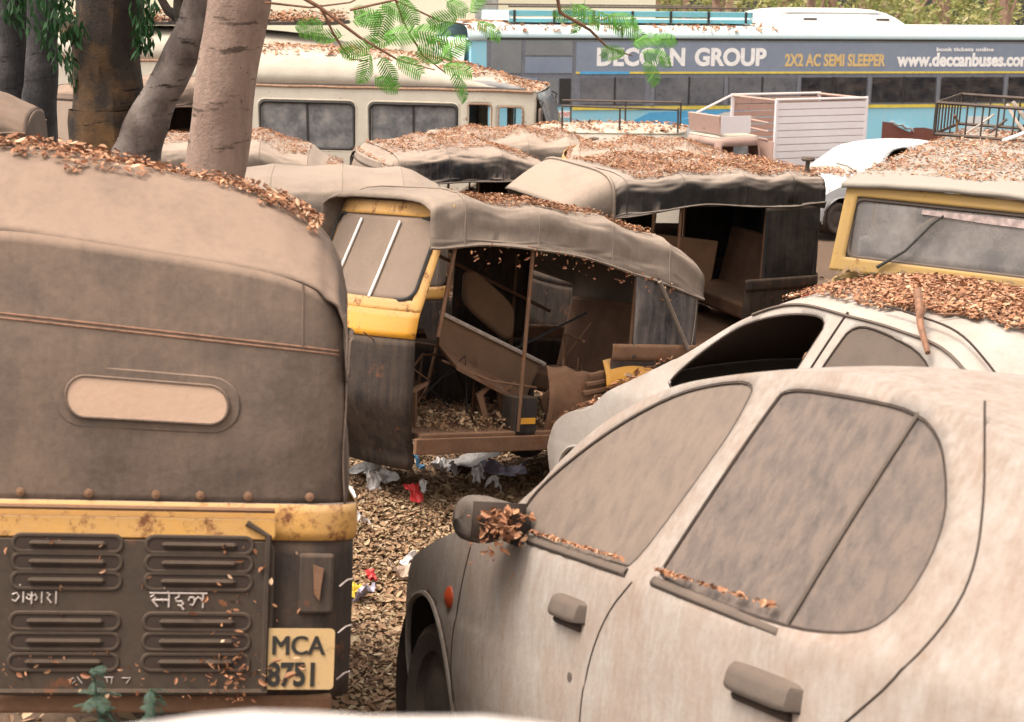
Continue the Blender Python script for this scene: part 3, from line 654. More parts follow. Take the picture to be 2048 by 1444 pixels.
MB().tube([vadd(cap(0, k / 40), (0, 0, .006)) for k in range(41)], .016, 6).build('hood_rim', 'hood_grey', mt)
MB().grid(lambda u, v: (lerp(.45, 1.5, u), -.60, lerp(.85, 1.50, v)), 6, 4).build('side_curtain', 'hood_black', mt, thick=.005)
MB().lathe([(.06, 0), (.075, .02), (.07, .05), (.03, .07), (.0005, .07)], (-.30, .66, .70), 'y', 14).build('tail_lamp', 'lamp_red', mt)

# ---- rickshaws standing behind
TT = [(-.45, 1.38), (-.3, 1.47), (-.1, 1.58), (.15, 1.68), (.6, 1.75), (1.15, 1.745), (1.42, 1.70), (1.56, 1.63)]
LB = 'dry leaves on the hood of the '
def back_rick(key, label, hood, lit, **kw):
    t, h, b, l, _ = rickshaw(key, label, hood, litter=0, **kw)
    if lit: tag(scatter(h, t, kw.pop('nlit', 7500), .023, 'dry_leaves', lit, mask=lambda c: abs(c.y) < .42 + .08 * math.sin(c.x * 9), nz=.88, seed=kw.get('seed', 3) + 40, pile=.02), None, None)
    return t, h
rc_, _ = back_rick('rc', 'auto rickshaw with smooth pale hood beside the light tree trunk', 'hood_grey', None, n=3., seed=11, yellow='rick_yellow_dusty', sag=.02)
back_rick('rb', 'auto rickshaw with hooped grey hood partly behind the light tree trunk', 'hood_grey', LB + 'hooped grey rickshaw below the cream van', T=TT, B=[(-.45, 1.2), (-.1, 1.34), (.3, 1.42), (1.6, 1.43)], n=3.5, seed=12, yellow='rick_yellow_dusty', sag=.05)
back_rick('rd', 'auto rickshaw with black sided hood and beige front below the cream van', 'hood_dark', LB + 'black sided rickshaw below the cream van', T=TT, B=[(-.45, 1.2), (-.1, 1.34), (.3, 1.42), (1.6, 1.43)], n=5, seed=13, sag=.04, yellow='hood_grey', wrinkle=.008)
re_, _ = back_rick('re', 'auto rickshaw with long grey hood between cream van and black sided rickshaw', 'hood_grey', LB + 'long grey rickshaw next to the cream van', n=4.5, seed=14, yellow='rick_yellow_dusty', sag=.04)
rf_, _ = back_rick('rf', 'auto rickshaw with pale hood and yellow plate 16.BT.5551 behind the black hooded one', 'hood_grey', LB + 'pale rickshaw behind the black hooded one', T=TT, B=[(-.45, 1.2), (-.1, 1.34), (.3, 1.42), (1.6, 1.43)], n=3.5, seed=15, yellow='rick_yellow_dusty', sag=.03)
back_rick('ra', 'auto rickshaw with rounded beige hood standing by the dark trunks', 'hood_brown', None, n=2.6, seed=16, yellow='hood_brown', sag=.02)
back_rick('rk', 'auto rickshaw with beige front between the dark trunks', 'hood_brown', None, n=3, seed=17, yellow='hood_brown', sag=.02)
MB().lathe([(.02, 0), (.02, .1), (.055, .105), (.06, .12), (.0005, .135)], (-.42, .45, 1.60), 'z', 14).build('roof_knob', 'trim_grey', re_)
pf = MB().prism([(.02 + y, .665, .98 + z) for y, z in rrect(.26, .065, .01)], (0, .004, 0)).build('number_plate', 'plate_yellow', rf_, False)
text_part('plate_lettering', '16.BT.5551', .052, 'ink_black', pf, lambda x, y, z: (.02 + .12 - x, .671 + z, .962 + y), bold=.001, sx=.9)

# ------------------------------------------------------------------ cars
def in_poly(p, poly):
    x, y = p; c = False; n = len(poly)
    for i in range(n):
        x0, y0 = poly[i]; x1, y1 = poly[i - 1]
        if (y0 > y) != (y1 > y) and x < (x1 - x0) * (y - y0) / (y1 - y0) + x0: c = not c
    return c
def smooth_poly(pts, it=2):
    for _ in range(it):
        o = []
        for i in range(len(pts)):
            a, b = pts[i], pts[(i + 1) % len(pts)]
            o += [(a[0]*.75 + b[0]*.25, a[1]*.75 + b[1]*.25), (a[0]*.25 + b[0]*.75, a[1]*.25 + b[1]*.75)]
        pts = o
    return pts
def hatchback(key, name, label, H, paint, win, glass, belt=.95, tum=.50, scale=1., open_win=(), crown=.055, front=2.95, rear=-.88, xa=(2.43, .30, .335), cat='car', group='cars abandoned in the yard', wind_glass='car_glass_dust', interior=True, wscreen=((1.70, 1.02), (1.06, 1.39))):
    loc, ypr = POSE[key]; t = thing(name, label, cat, loc, ypr, group, scale)
    def plan(x): return interp([(rear, .80), (rear + .12, .90), (-.4, .965), (0, 1), (1.9, 1), (2.3, .975), (2.6, .945), (2.8, .88), (front, .72)], x)
    def ys(x, z):
        if z < .62: y = .80 - .075 * ((.62 - z) / .45) ** 2
        elif z < belt: y = .80 - .012 * ((z - .72) / .2) ** 2
        else: y = .785 - tum * (z - belt) * (.93 + .15 * (z - belt))
        return y * plan(x)
    HT = lambda x: sinterp(H, x)
    def edge(x):      # height where the side turns into the roof or bonnet
        h = HT(x); return h - (crown if h > 1.2 else .05)
    NS, NR = 46, 12; xs = [lerp(front, rear, k / 150) for k in range(151)]
    def pt(i, j):
        x = xs[i]; ze = edge(x); zb = .19 if -.3 < x < 2.7 else .24
        if j <= NS:
            z = lerp(zb, ze, j / NS); return (x, ys(x, z), z)
        s = (j - NS) / NR; y0 = ys(x, ze); h = HT(x)
        return (x, y0 * (1 - s) ** 1.0 * (1 if s > 0 else 1), ze + (h - ze) * (1 - (1 - s) ** 2.6) + crown * .3 * math.sin(s * math.pi / 2))
    mb = MB(); rowlen = 2 * (NS + NR) + 1
    for i in range(151):
        L = [pt(i, j) for j in range(NS + NR + 1)]
        mb.v += L + [(x, -y, z) for x, y, z in L[:-1][::-1]]
    arches = [(xa[0], xa[1], xa[2]), (0, xa[1], xa[2])]
    wp = [smooth_poly(p, 2) for p in win]
    for i in range(150):
        for j in range(rowlen - 1):
            a, b, c, d = i*rowlen + j, (i+1)*rowlen + j, (i+1)*rowlen + j + 1, i*rowlen + j + 1
            cx = sum(mb.v[k][0] for k in (a, b, c, d)) / 4; cz = sum(mb.v[k][2] for k in (a, b, c, d)) / 4; cy = sum(mb.v[k][1] for k in (a, b, c, d)) / 4
            side = min(j, rowlen - 1 - j) < NS
            if side and any((cx - q[0]) ** 2 + (cz - q[1]) ** 2 < q[2] ** 2 for q in arches): continue
            if side and any(in_poly((cx, cz), w) for w in wp): continue
            if not side and wscreen[1][0] - .0 < cx < wscreen[0][0] and abs(cy) < .94 * ys(cx, edge(cx)) and HT(cx) > 1.0: continue
            mb.f.append((a, b, c, d))
    kept = set(k for f in mb.f for k in f); cut = set()
    for i in range(150):
        for j in range(rowlen - 1):
            q4 = (i*rowlen + j, (i+1)*rowlen + j, (i+1)*rowlen + j + 1, i*rowlen + j + 1)
            if min(j, rowlen - 1 - j) >= NS: continue
            cx = sum(mb.v[k][0] for k in q4) / 4; cz = sum(mb.v[k][2] for k in q4) / 4
            if any((cx - q[0]) ** 2 + (cz - q[1]) ** 2 < q[2] ** 2 for q in arches) or any(in_poly((cx, cz), w) for w in wp): cut.update(q4)
    for k in cut & kept:          # smooth outline: edge vertices of an opening move onto its outline
        x, y, z = mb.v[k]; best = None
        for w in wp:
            for (ax, az), (bx_, bz) in zip(w, w[1:] + w[:1]):
                L2 = (bx_ - ax) ** 2 + (bz - az) ** 2; tt = max(0, min(1, ((x - ax) * (bx_ - ax) + (z - az) * (bz - az)) / max(L2, 1e-12))); qx, qz = lerp(ax, bx_, tt), lerp(az, bz, tt)
                d = (qx - x) ** 2 + (qz - z) ** 2
                if best is None or d < best[0]: best = (d, qx, qz)
        for q in arches:
            r0 = math.hypot(x - q[0], z - q[1]); qx, qz = q[0] + (x - q[0]) / r0 * q[2], q[1] + (z - q[1]) / r0 * q[2]; d = (r0 - q[2]) ** 2
            if d < best[0]: best = (d, qx, qz)
        if best[0] < .0016: mb.v[k] = (best[1], math.copysign(ys(best[1], best[2]), y), best[2])
    body = mb.build('body', paint, t, True, thick=.012, off=-1, auto=40)
    # windscreen
    def wsf(u, v):
        x = lerp(wscreen[0][0] + .01, wscreen[1][0] - .01, u); ze = edge(x); y0 = ys(x, ze) * .95; y = y0 * (2 * v - 1); s = 1 - abs(2 * v - 1) * .95
        return (x, y, ze + (HT(x) - ze) * (1 - (1 - s) ** 2.6) + .02 * math.sin(s * math.pi / 2) - .006)
    MB().grid(wsf, 12, 20).build('windscreen', wind_glass, t, True, thick=.004)
    gl = []
    for k, w in enumerate(wp):
        for sd_ in (1, -1):
            if (k, sd_) not in open_win:
                cx = sum(p[0] for p in w) / len(w); cz = sum(p[1] for p in w) / len(w); g_ = MB(); n = len(w); rings = 5
                for r_ in range(rings + 1):
                    f = 1.0 - r_ / rings
                    for p in w:
                        x, z = cx + (p[0] - cx) * f * 1.012, cz + (p[1] - cz) * f * 1.012; g_.v.append((x, sd_ * (ys(x, z) - .007), z))
                for r_ in range(rings):
                    for q in range(n): g_.f.append((r_*n + q, r_*n + (q+1) % n, (r_+1)*n + (q+1) % n, (r_+1)*n + q))
                gg = g_.build('window', glass[k], t, True)
            else: gg = t
            MB().tube([(x, sd_ * (ys(x, z) - .006), z) for x, z in w], .0065, 6, closed=True).build('gasket', 'dark_gap', gg)
    for sd_ in (1, -1):
        for q in arches:
            MB().tube([(q[0] + q[2] * math.cos(a), sd_ * (ys(q[0] + q[2] * math.cos(a), q[1] + q[2] * math.sin(a)) - .002), q[1] + q[2] * math.sin(a)) for a in [R(-18 + 216 * k / 24) for k in range(25)]], .012, 6).build('arch_lip', paint, body)
            MB().lathe([(q[2] * 1.02, -.32), (q[2] * 1.02, .02)], (q[0], sd_ * .72, q[1] + .02), 'y', 24).build('wheel_well', 'dark_gap', body)
            wheel(t, (q[0], sd_ * .655, .27), .27, .15, 'tyre')
    if interior:
        for sd_ in (1, -1):
            MB().box((.95, sd_ * .33, .62), (.48, .46, .16)).build('seat', 'seat_vinyl', t, True, bevel=.04)
            MB().box((.68, sd_ * .33, .95), (.13, .46, .6), (0, -.25, 0)).build('backrest', 'seat_vinyl', t, True, bevel=.04)
        MB().box((.1, 0, .62), (.5, 1.2, .16)).build('seat', 'seat_vinyl', t, True, bevel=.04)
        MB().box((-.18, 0, .92), (.13, 1.15, .55), (0, -.25, 0)).build('backrest', 'seat_vinyl', t, True, bevel=.04)
        MB().box((1.62, 0, .86), (.3, 1.3, .16)).build('dashboard', 'rubber', t, True, bevel=.04)
        MB().lathe([(.175, -.012), (.19, 0), (.175, .012), (.16, 0), (.175, -.012)], (1.38, -.34, .93), 'x', 24).build('steering_wheel', 'rubber', t)
        MB().box((1.0, 0, .25), (3.3, 1.36, .03)).build('floor', 'rubber', t, False)
    return t, body, ys, HT
HI = [(-.9, .30), (-.88, .75), (-.80, 1.08), (-.62, 1.20), (-.3, 1.41), (.03, 1.492), (.33, 1.535), (.55, 1.54), (.9, 1.515), (1.18, 1.465), (1.46, 1.335), (1.66, 1.14), (1.80, 1.03), (2.10, .955), (2.34, .89), (2.55, .82), (2.75, .74), (2.88, .64), (2.96, .50)]
W1 = [(1.66, .99), (1.64, 1.10), (1.40, 1.29), (1.13, 1.42), (.91, 1.465), (.715, 1.475), (.70, 1.40), (.705, 1.30), (.82, .965), (.9, .955), (1.4, .955)]
W2 = [(.69, .965), (.68, 1.0), (.585, 1.42), (.56, 1.465), (.26, 1.45), (.02, 1.43), (-.1, 1.38), (-.18, 1.30), (-.24, 1.21), (-.25, 1.11), (-.22, 1.01), (-.14, .96), (.1, .935), (.6, .95)]
ca, cabody, cys, cH = hatchback('car', 'hatchback_car', 'dust caked white hatchback with broken black mirror and clouded side windows', HI, 'car_dust', [W1, W2], ['car_glass_dust', 'car_glass_dark'], belt=.93, crown=.03, xa=(2.40, .31, .335), wscreen=((1.72, 1.02), (1.22, 1.39)))
def onside(pts, off=.003, sub=8):
    out = []
    for (x0, z0), (x1, z1) in zip(pts, pts[1:]):
        for k in range(sub): x, z = lerp(x0, x1, k / sub), lerp(z0, z1, k / sub); out.append((x, cys(x, z) + off, z))
    x, z = pts[-1]; out.append((x, cys(x, z) + off, z)); return out
for p in ([(.79, .93), (.90, .83), (.98, .68), (1.01, .55), (1.02, .3)], [(1.94, .87), (1.98, .74), (2.05, .52), (2.06, .3)], [(-.18, 1.46), (-.25, 1.36), (-.31, 1.27), (-.37, 1.15), (-.375, 1.05), (-.31, .92), (-.19, .81), (.05, .6), (.2, .45)], [(1.02, .24), (2.06, .22)]):
    for _ in range(2):      # round the corners of the shut line
        q_ = [p[0]]
        for a_, b_ in zip(p, p[1:]): q_ += [(a_[0]*.75 + b_[0]*.25, a_[1]*.75 + b_[1]*.25), (a_[0]*.25 + b_[0]*.75, a_[1]*.25 + b_[1]*.75)]
        p = q_ + [p[-1]]
    MB().tube(onside(p, .0004, 3), .0028, 5).build('door_gap', 'dark_gap', cabody)
for (x0, x1, z0, z1, L) in ((1.22, 1.02, .785, .785, 0), (.25, -.03, .77, .77, 1)):
    hx = (x0 + x1) / 2; hw = abs(x0 - x1)
    def hf(u, v, hx=hx, hw=hw):
        a, b = 2*u - 1, 2*v - 1; k = max(0, 1 - a ** 6) * max(0, 1 - b ** 4)
        return (hx + hw / 2 * a, cys(hx, .80) - .004 + .040 * k ** .35 * (1 - .25 * b), .805 + .034 * b * (1 - .15 * a ** 4))
    h_ = MB().grid(hf, 16, 10).build('door_handle', 'trim_grey', ca, True)
    MB().tube([(hx - hw*.4, cys(hx, .76) + .004, .765), (hx + hw*.4, cys(hx, .76) + .004, .765)], .012, 6).build('recess', 'dark_gap', h_)
MB().lathe([(.016, -.002), (.014, .004), (.0005, .005)], (1.09, cys(1.09, .62), .62), 'y', 12).build('door_lock', 'trim_grey', ca)
MB().lathe([(.04, -.01), (.036, .006), (.024, .014), (.0005, .017)], (2.10, cys(2.10, .68), .68), 'y', 14).build('side_indicator', 'lamp_orange', ca)
for p in ([(1.50, .945), (.84, .94)], [(.69, .94), (.10, .918)]):
    MB().grid(lambda u, v, p=p: (lerp(p[0][0], p[1][0], u), cys(lerp(p[0][0], p[1][0], u), .95) + .012 * math.sin(v * math.pi) , lerp(p[0][1], p[1][1], u) + .030 * (v - .35)), 20, 6).build('window_sill', 'trim_grey', ca, thick=.004)
MB().tube([(x, cys(x, z) - .002, z) for x, z in [(lerp(0, .08, k / 10), lerp(1.425, .945, k / 10)) for k in range(11)]], .0055, 6).build('window_divider', 'trim_grey', ca)
def mirf(u, v):
    a = v * 2 * math.pi; k = min(1, .55 + u * .75) if u < .7 else max(0, 1 - ((u - .7) / .3) ** 2.5) ** .5
    cz_, cx_ = math.copysign(abs(math.sin(a)) ** .6, math.sin(a)), math.copysign(abs(math.cos(a)) ** .6, math.cos(a))
    return (1.56 + .075 * cx_ * k + .04 * u, .775 + .20 * u + .01 * cx_, 1.005 + .072 * cz_ * k - .01 * u)
mi = MB().grid(mirf, 24, 20).build('mirror_housing', 'mirror_black', ca)
MB().grid(lambda u, v: (1.49, .80 + .17 * u, .95 + .11 * v), 2, 2).build('mirror_socket', 'dark_gap', mi, thick=.01)
MB().tube([(1.57, .76, .94), (1.57, .82, .96)], .03).build('mirror_arm', 'rubber', mi)
MB().box((-.86, 0, .42), (.16, 1.46, .2)).build('rear_bumper', 'car_dust', ca, True, bevel=.04)
MB().box((2.86, 0, .40), (.16, 1.20, .2)).build('front_bumper', 'car_dust', ca, True, bevel=.04)
for sd_ in (1, -1):
    MB().box((-.80, sd_ * .60, .95), (.06, .12, .3)).build('tail_lamp', 'lamp_red', ca, True, bevel=.02)
    MB().box((2.78, sd_ * .46, .66), (.1, .26, .12)).build('headlight', 'steel_grey', ca, True, bevel=.03)
rng = random.Random(3); mb = MB(); M = XF[ca.name]
for k in range(190):
    p = M @ Vector((1.475 + rng.gauss(0, .018), .885 + rng.gauss(0, .035), 1.01 - abs(rng.gauss(0, .06)) + .03)); leaf_quads(mb, p, (rng.gauss(0, 1), rng.gauss(0, 1), rng.gauss(0, 1)), .03, rng, .9)
for k in range(260):
    x = rng.choice((rng.uniform(.86, 1.5), rng.uniform(.12, .68))); p = M @ Vector((x, cys(x, .96) + .008 + abs(rng.gauss(0, .003)), .978)); leaf_quads(mb, p, (rng.gauss(0, .5), rng.gauss(0, .5), 1), .02, rng, .6)
tag(mb.build('leaf_litter', 'dry_leaves', None, smooth=False), 'dead leaves caught in the broken mirror and window sill of the hatchback', 'leaves', 'leaf litter lying on the vehicles', 'stuff')

H2 = [(-.9, .3), (-.88, .85), (-.82, 1.0), (-.62, 1.16), (-.3, 1.36), (0, 1.43), (.34, 1.47), (.74, 1.50), (1.06, 1.42), (1.42, 1.235), (1.74, 1.10), (1.99, 1.00), (2.17, .90), (2.45, .84), (2.65, .74), (2.78, .62), (2.84, .50)]
V1 = [(1.50, 1.0), (1.40, 1.12), (1.17, 1.28), (1.0, 1.36), (.71, 1.41), (.46, 1.40), (.51, 1.27), (.62, .99)]
V2 = [(.48, .99), (.36, 1.27), (.30, 1.385), (.08, 1.36), (-.18, 1.29), (-.30, 1.15), (-.2, .99)]
c2, c2body, c2ys, c2H = hatchback('car2', 'hatchback_car', 'pale grey car with leaf covered roof and broken open side window', H2, 'car2_dust', [V1, V2], ['car_glass_dust', 'trim_grey'], open_win=((0, 1),), front=2.84, xa=(2.3, .30, .33), wscreen=((1.85, 1.05), (1.12, 1.4)))
tag(scatter(c2body, c2, 38000, .023, 'dry_leaves', 'thick dry leaves on the roof of the pale grey car', mask=lambda c: c.z > 1.12 and -.62 < c.x < .98 and c.y < .46 - .35 * max(0, .25 - c.x), nz=.7, seed=21, pile=.022), None, None)
scatter(c2body, c2, 1500, .045, 'dry_leaves', 'dry leaves on the bonnet of the pale grey car', mask=lambda c: c.x > 1.5 and c.z > .7, nz=.7, seed=22)
cy2 = lambda x, z: c2ys(x, z)
MB().tube([(x, cy2(x, z) + .001, z) for x, z in [(lerp(.36, .54, k / 10), lerp(1.43, .98, k / 10)) for k in range(11)]], .006, 5).build('door_gap', 'dark_gap', c2body)
MB().tube([(x, cy2(x, c2H(x) - .06) + .004, c2H(x) - .055) for x in [lerp(1.0, -.5, k / 30) for k in range(31)]], .007, 5).build('roof_gutter', 'trim_grey', c2body)
MB().tube([(x, .02 + .5 * (1 - (x + .5) / .9) if 0 else cy2(x, c2H(x)) * .93, c2H(x) + .004) for x in [lerp(-.62, .2, k / 20) for k in range(21)]], .005, 5).build('hatch_gap', 'dark_gap', c2body)
MB().grid(lambda u, v: (lerp(.5, 1.35, u), -.52 + .05 * u, lerp(1.0, 1.3, v)), 4, 4).build('cracked_pane', 'bus_glass_pale', c2, thick=.004)
Mc2 = XF[c2.name]
st = MB().tube([Mc2 @ Vector(p) for p in ((.10, .40, 1.52), (-.02, .50, 1.47), (-.14, .60, 1.40), (-.24, .655, 1.31))], [.018, .016, .014, .011], 7)
st.tube([Mc2 @ Vector((-.10, .575, 1.42)), Mc2 @ Vector((-.105, .55, 1.47))], .012, 6)
tag(st.build('fallen_branch', 'twig_brown'), 'thick brown stick lying on the pale grey car roof', 'branch')
for k in range(7):
    rng = random.Random(70 + k); x, y = rng.uniform(-.4, .5), rng.uniform(-.3, .4); a = rng.uniform(0, 6.28); l = rng.uniform(.12, .3)
    pts = [Mc2 @ Vector((x + math.cos(a) * l * s, y + math.sin(a) * l * s, c2H(x + math.cos(a) * l * s) - .02 * abs(y) + .02)) for s in (-.5, -.1, .2, .5)]
    tag(MB().tube(pts, [.005, .005, .004, .002], 5).build('twig', 'twig_brown'), 'thin dry twig among leaves on the pale grey car roof', 'twig', 'twigs on the pale grey car roof')

HF = [(-.9, .3), (-.86, .8), (-.75, 1.1), (-.5, 1.36), (0, 1.43), (.5, 1.45), (1.0, 1.42), (1.2, 1.36), (1.5, 1.16), (1.8, .98), (2.1, .93), (2.5, .86), (2.75, .76), (2.88, .62), (2.94, .5)]
F1 = [(1.5, .99), (1.2, 1.24), (.95, 1.36), (.5, 1.37), (.55, .99)]; F2 = [(.42, .99), (.38, 1.37), (-.1, 1.35), (-.4, 1.2), (-.35, .99)]
fa, fbody, fys, fH = hatchback('far', 'white_car', 'clean looking small white car with orange side lamp by the yellow jeep', HF, 'white_car', [F1, F2], ['white_glass', 'white_glass'], scale=.8, wind_glass='white_glass', open_win=((0, 1),), wscreen=((1.75, 1.02), (1.12, 1.4)))
MB().box((2.62, .70, .74), (.12, .05, .06)).build('side_indicator', 'lamp_orange', fa, False, bevel=.01)
MB().tube([(1.78, .5, 1.0), (1.70, .2, 1.08), (1.66, -.1, 1.10)], .008).build('wiper', 'rubber', fa)
scatter(fbody, fa, 700, .045, 'dry_leaves', 'dry leaves below the windscreen of the small white car', mask=lambda c: 1.7 < c.x < 2.1, nz=.7, seed=31)

# ------------------------------------------------------------------ glass one can see into
def seethru(name, tint, alpha, rough=.08, dustc=(.3, .27, .24), dusta=.3):
    m, nt, b = newmat(name)
    b.inputs['Base Color'].default_value = c4(tint); b.inputs['Roughness'].default_value = rough
    tr = nt.nodes.new('ShaderNodeBsdfTransparent'); tr.inputs[0].default_value = (.75, .76, .78, 1)
    mx = nt.nodes.new('ShaderNodeMixShader')
    n = texn(nt, 4, 6, .65)
    nt.links.new(mixc(nt, mth(nt, 'MULTIPLY', mr(nt, n, .4, .7), dusta), tint, dustc), b.inputs['Base Color'])
    nt.links.new(mr(nt, n, .3, .75, 1 - alpha, min(1, 1 - alpha + .35)), mx.inputs[0])
    nt.links.new(tr.outputs[0], mx.inputs[1]); nt.links.new(b.outputs[0], mx.inputs[2]); nt.links.new(mx.outputs[0], nt.nodes['Material Output'].inputs[0])
seethru('bus_pane', (.04, .045, .055), .72)
seethru('van_pane', (.15, .155, .165), .25, .15, (.34, .32, .31), .9)
seethru('jeep_pane', (.22, .205, .2), .6, .2, (.34, .31, .29), .9)
m, nt, b = newmat('bus_curtain')  # orange streaks painted to stand in for reflections in the coach windows
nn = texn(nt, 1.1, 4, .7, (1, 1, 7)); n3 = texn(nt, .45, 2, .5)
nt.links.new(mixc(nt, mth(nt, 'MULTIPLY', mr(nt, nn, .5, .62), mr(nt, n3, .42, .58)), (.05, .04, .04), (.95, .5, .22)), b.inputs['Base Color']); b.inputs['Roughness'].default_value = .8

# ------------------------------------------------------------------ cream minibuses
def minibus(name, label, pose, paint, stripe=True, litter=None, dz=0, scale=1., seed=0, group='cream minibuses in front of the building'):
    loc, ypr = pose; t = thing(name, label, 'minibus', (loc[0], loc[1], loc[2] + dz), ypr, group, scale)
    TP = [(-1.45, 2.50), (-1.2, 2.60), (.5, 2.60), (1.4, 2.57), (2.2, 2.50), (2.8, 2.40), (3.2, 2.30), (3.6, 2.17), (4.02, 2.06)]
    wins = [(-1.2, -.12, 1.22, 1.87), (.08, 1.45, 1.22, 1.87), (1.68, 2.93, 1.22, 1.87)]; doors = [(3.08, 3.42, 1.40, 1.90), (3.52, 3.86, 1.38, 1.87)]
    def inside(x, z, r): return r[0] < x < r[1] and r[2] < z < r[3]
    for sd_ in (-1, 1):
        X = [lerp(-1.45, 4.05, k / 110) for k in range(111)]
        MB().grid(lambda u, v: (lerp(-1.45, 4.05, u) , sd_ * (.95 - .03 * max(0, u - .85) / .15 + .015 * math.sin(v * math.pi)), lerp(.38, 2.10, v)), 110, 44, lambda u, v: any(inside(lerp(-1.45, 4.05, u), lerp(.38, 2.10, v), r) for r in wins + doors) or (lerp(-1.45, 4.05, u) - .0) ** 2 + (lerp(.38, 2.1, v) - .36) ** 2 < .16 or (lerp(-1.45, 4.05, u) - 3.3) ** 2 + (lerp(.38, 2.1, v) - .36) ** 2 < .16).build('side', paint, t, True, thick=.03, off=0)
        for r in wins:
            cx, cz, w_, h_ = (r[0] + r[1]) / 2, (r[2] + r[3]) / 2, r[1] - r[0], r[3] - r[2]
            wo2 = MB().box((cx, sd_ * .945, cz), (w_ + .02, .008, h_ + .02)).build('window', 'van_pane', t, False)
            MB().tube([(cx + x, sd_ * .968, cz + z) for x, z in rrect(w_ - .0, h_ - .0, .08)], .022, 6, closed=True).build('gasket', 'rubber', wo2)
            MB().tube([(cx + x, sd_ * .972, cz + z) for x, z in rrect(w_ + .07, h_ + .07, .1)], .012, 6, closed=True).build('frame', paint, wo2)
            MB().box((cx, sd_ * .953, cz), (.03, .012, h_)).build('mullion', 'rubber', wo2, False)
        for r in doors:
            cx, cz, w_, h_ = (r[0] + r[1]) / 2, (r[2] + r[3]) / 2, r[1] - r[0], r[3] - r[2]
            MB().tube([(cx + x, sd_ * .962, cz + z) for x, z in rrect(w_, h_, .04)], .014, 6, closed=True).build('door_frame', 'rust_strip', t)
        MB().tube([(lerp(-1.45, 4.0, k / 40), sd_ * .965, 2.09 - .004 * math.sin(k)) for k in range(41)], .022, 6).build('drip_rail', 'rust_strip', t)
        if stripe: MB().grid(lambda u, v: (lerp(-1.45, 3.9, u), sd_ * (.957 - .04 * v), lerp(2.115, 2.115 + .11 * min(1, (3.95 - lerp(-1.45, 3.9, u)) / .5), v)), 30, 2).build('stripe', 'van_stripe', t, thick=.006)
        wheel(t, (0, sd_ * .8, .36), .36, .2); wheel(t, (3.3, sd_ * .8, .36), .36, .2)
    def roof(u, v):
        x = lerp(-1.45, 4.05, u); s = 2 * v - 1; T = sinterp(TP, x)
        y = .95 * math.copysign(abs(math.sin(s * math.pi / 2)) ** .8, s); c = max(0, math.cos(s * math.pi / 2)) ** .5
        return (x, y, 2.10 + (T - 2.10) * c + .008 * noise.noise(Vector((x * 3, y * 3, seed))))
    ro = MB().grid(roof, 60, 30).build('roof', paint, t, True, thick=.01)
    MB().grid(lambda u, v: (4.05 + .32 * v + .05 * math.sin(u * math.pi), (2*u-1) * .93, lerp(2.06, 1.2, v)), 14, 8).build('windscreen', 'van_pane', t, thick=.006)
    MB().grid(lambda u, v: (4.37 + .45 * min(1, v * 2.2) + .06 * math.sin(u * math.pi), (2*u-1) * .92, lerp(1.2, .4, v) if v > .45 else 1.2 - .12 * v), 14, 12).build('nose', paint, t, thick=.01)
    MB().grid(lambda u, v: (-1.45 - .05 * math.sin(u * math.pi), (2*u-1) * .95, lerp(.38, 2.1 + .4 * math.sin(u * math.pi) ** .5, v)), 14, 12).build('rear', paint, t, thick=.01)
    MB().box((1.4, 0, .45), (5.5, 1.8, .05)).build('floor', 'rubber', t, False)
    MB().box((1.3, .1, 1.0), (4.6, .5, .6)).build('seat_row', 'seat_vinyl', t, False, bevel=.05)
    for sd_ in (-1, 1):
        mr_ = MB().box((4.12, sd_ * 1.02, 1.72), (.05, .17, .3)).build('mirror', 'trim_grey', t, True, bevel=.03); MB().tube([(4.05, sd_ * .93, 2.0), (4.15, sd_ * 1.03, 1.95), (4.12, sd_ * 1.02, 1.85)], .012).build('mirror_arm', 'rubber', mr_)
    if litter: tag(scatter(ro, t, 5000, .06, 'dry_leaves', litter, nz=.93, seed=seed, pile=.03), None, None)
    return t, ro
vn, vro = minibus('minibus', 'cream minibus with grey roof stripe and broken front quarter window', POSE['van'], 'van_cream', litter='dry leaves on the roof of the cream minibus with grey stripe', seed=2)
MB().prism([(3.10, -.94, 1.40), (3.42, -.94, 1.40), (3.42, -.94, 1.52), (3.30, -.94, 1.45), (3.22, -.94, 1.55), (3.10, -.94, 1.50)], (0, .006, 0)).build('broken_pane', 'van_pane', vn, False)
v2p = ((-6.1, 26.6, -3.20), (-3, 0, 0))
v2, v2ro = minibus('minibus', 'pale minibus with leaf heaped roof rack standing behind the striped one', v2p, 'van_cream', stripe=False, seed=4, scale=1.06)
rk = MB().box((.9, 0, 2.66), (4.2, 1.7, .05))
for i in range(9): rk.tube([(-1.1 + i * .5, -.86, 2.70), (-1.1 + i * .5, .86, 2.70)], .02)
rkk = rk.build('roof_rack', 'rack_black', v2, False)
tag(scatter(rkk, v2, 7000, .07, 'dry_leaves', 'heap of dry leaves on the roof rack of the pale minibus', nz=.9, seed=14, lift=.03, pile=.16), None, None)

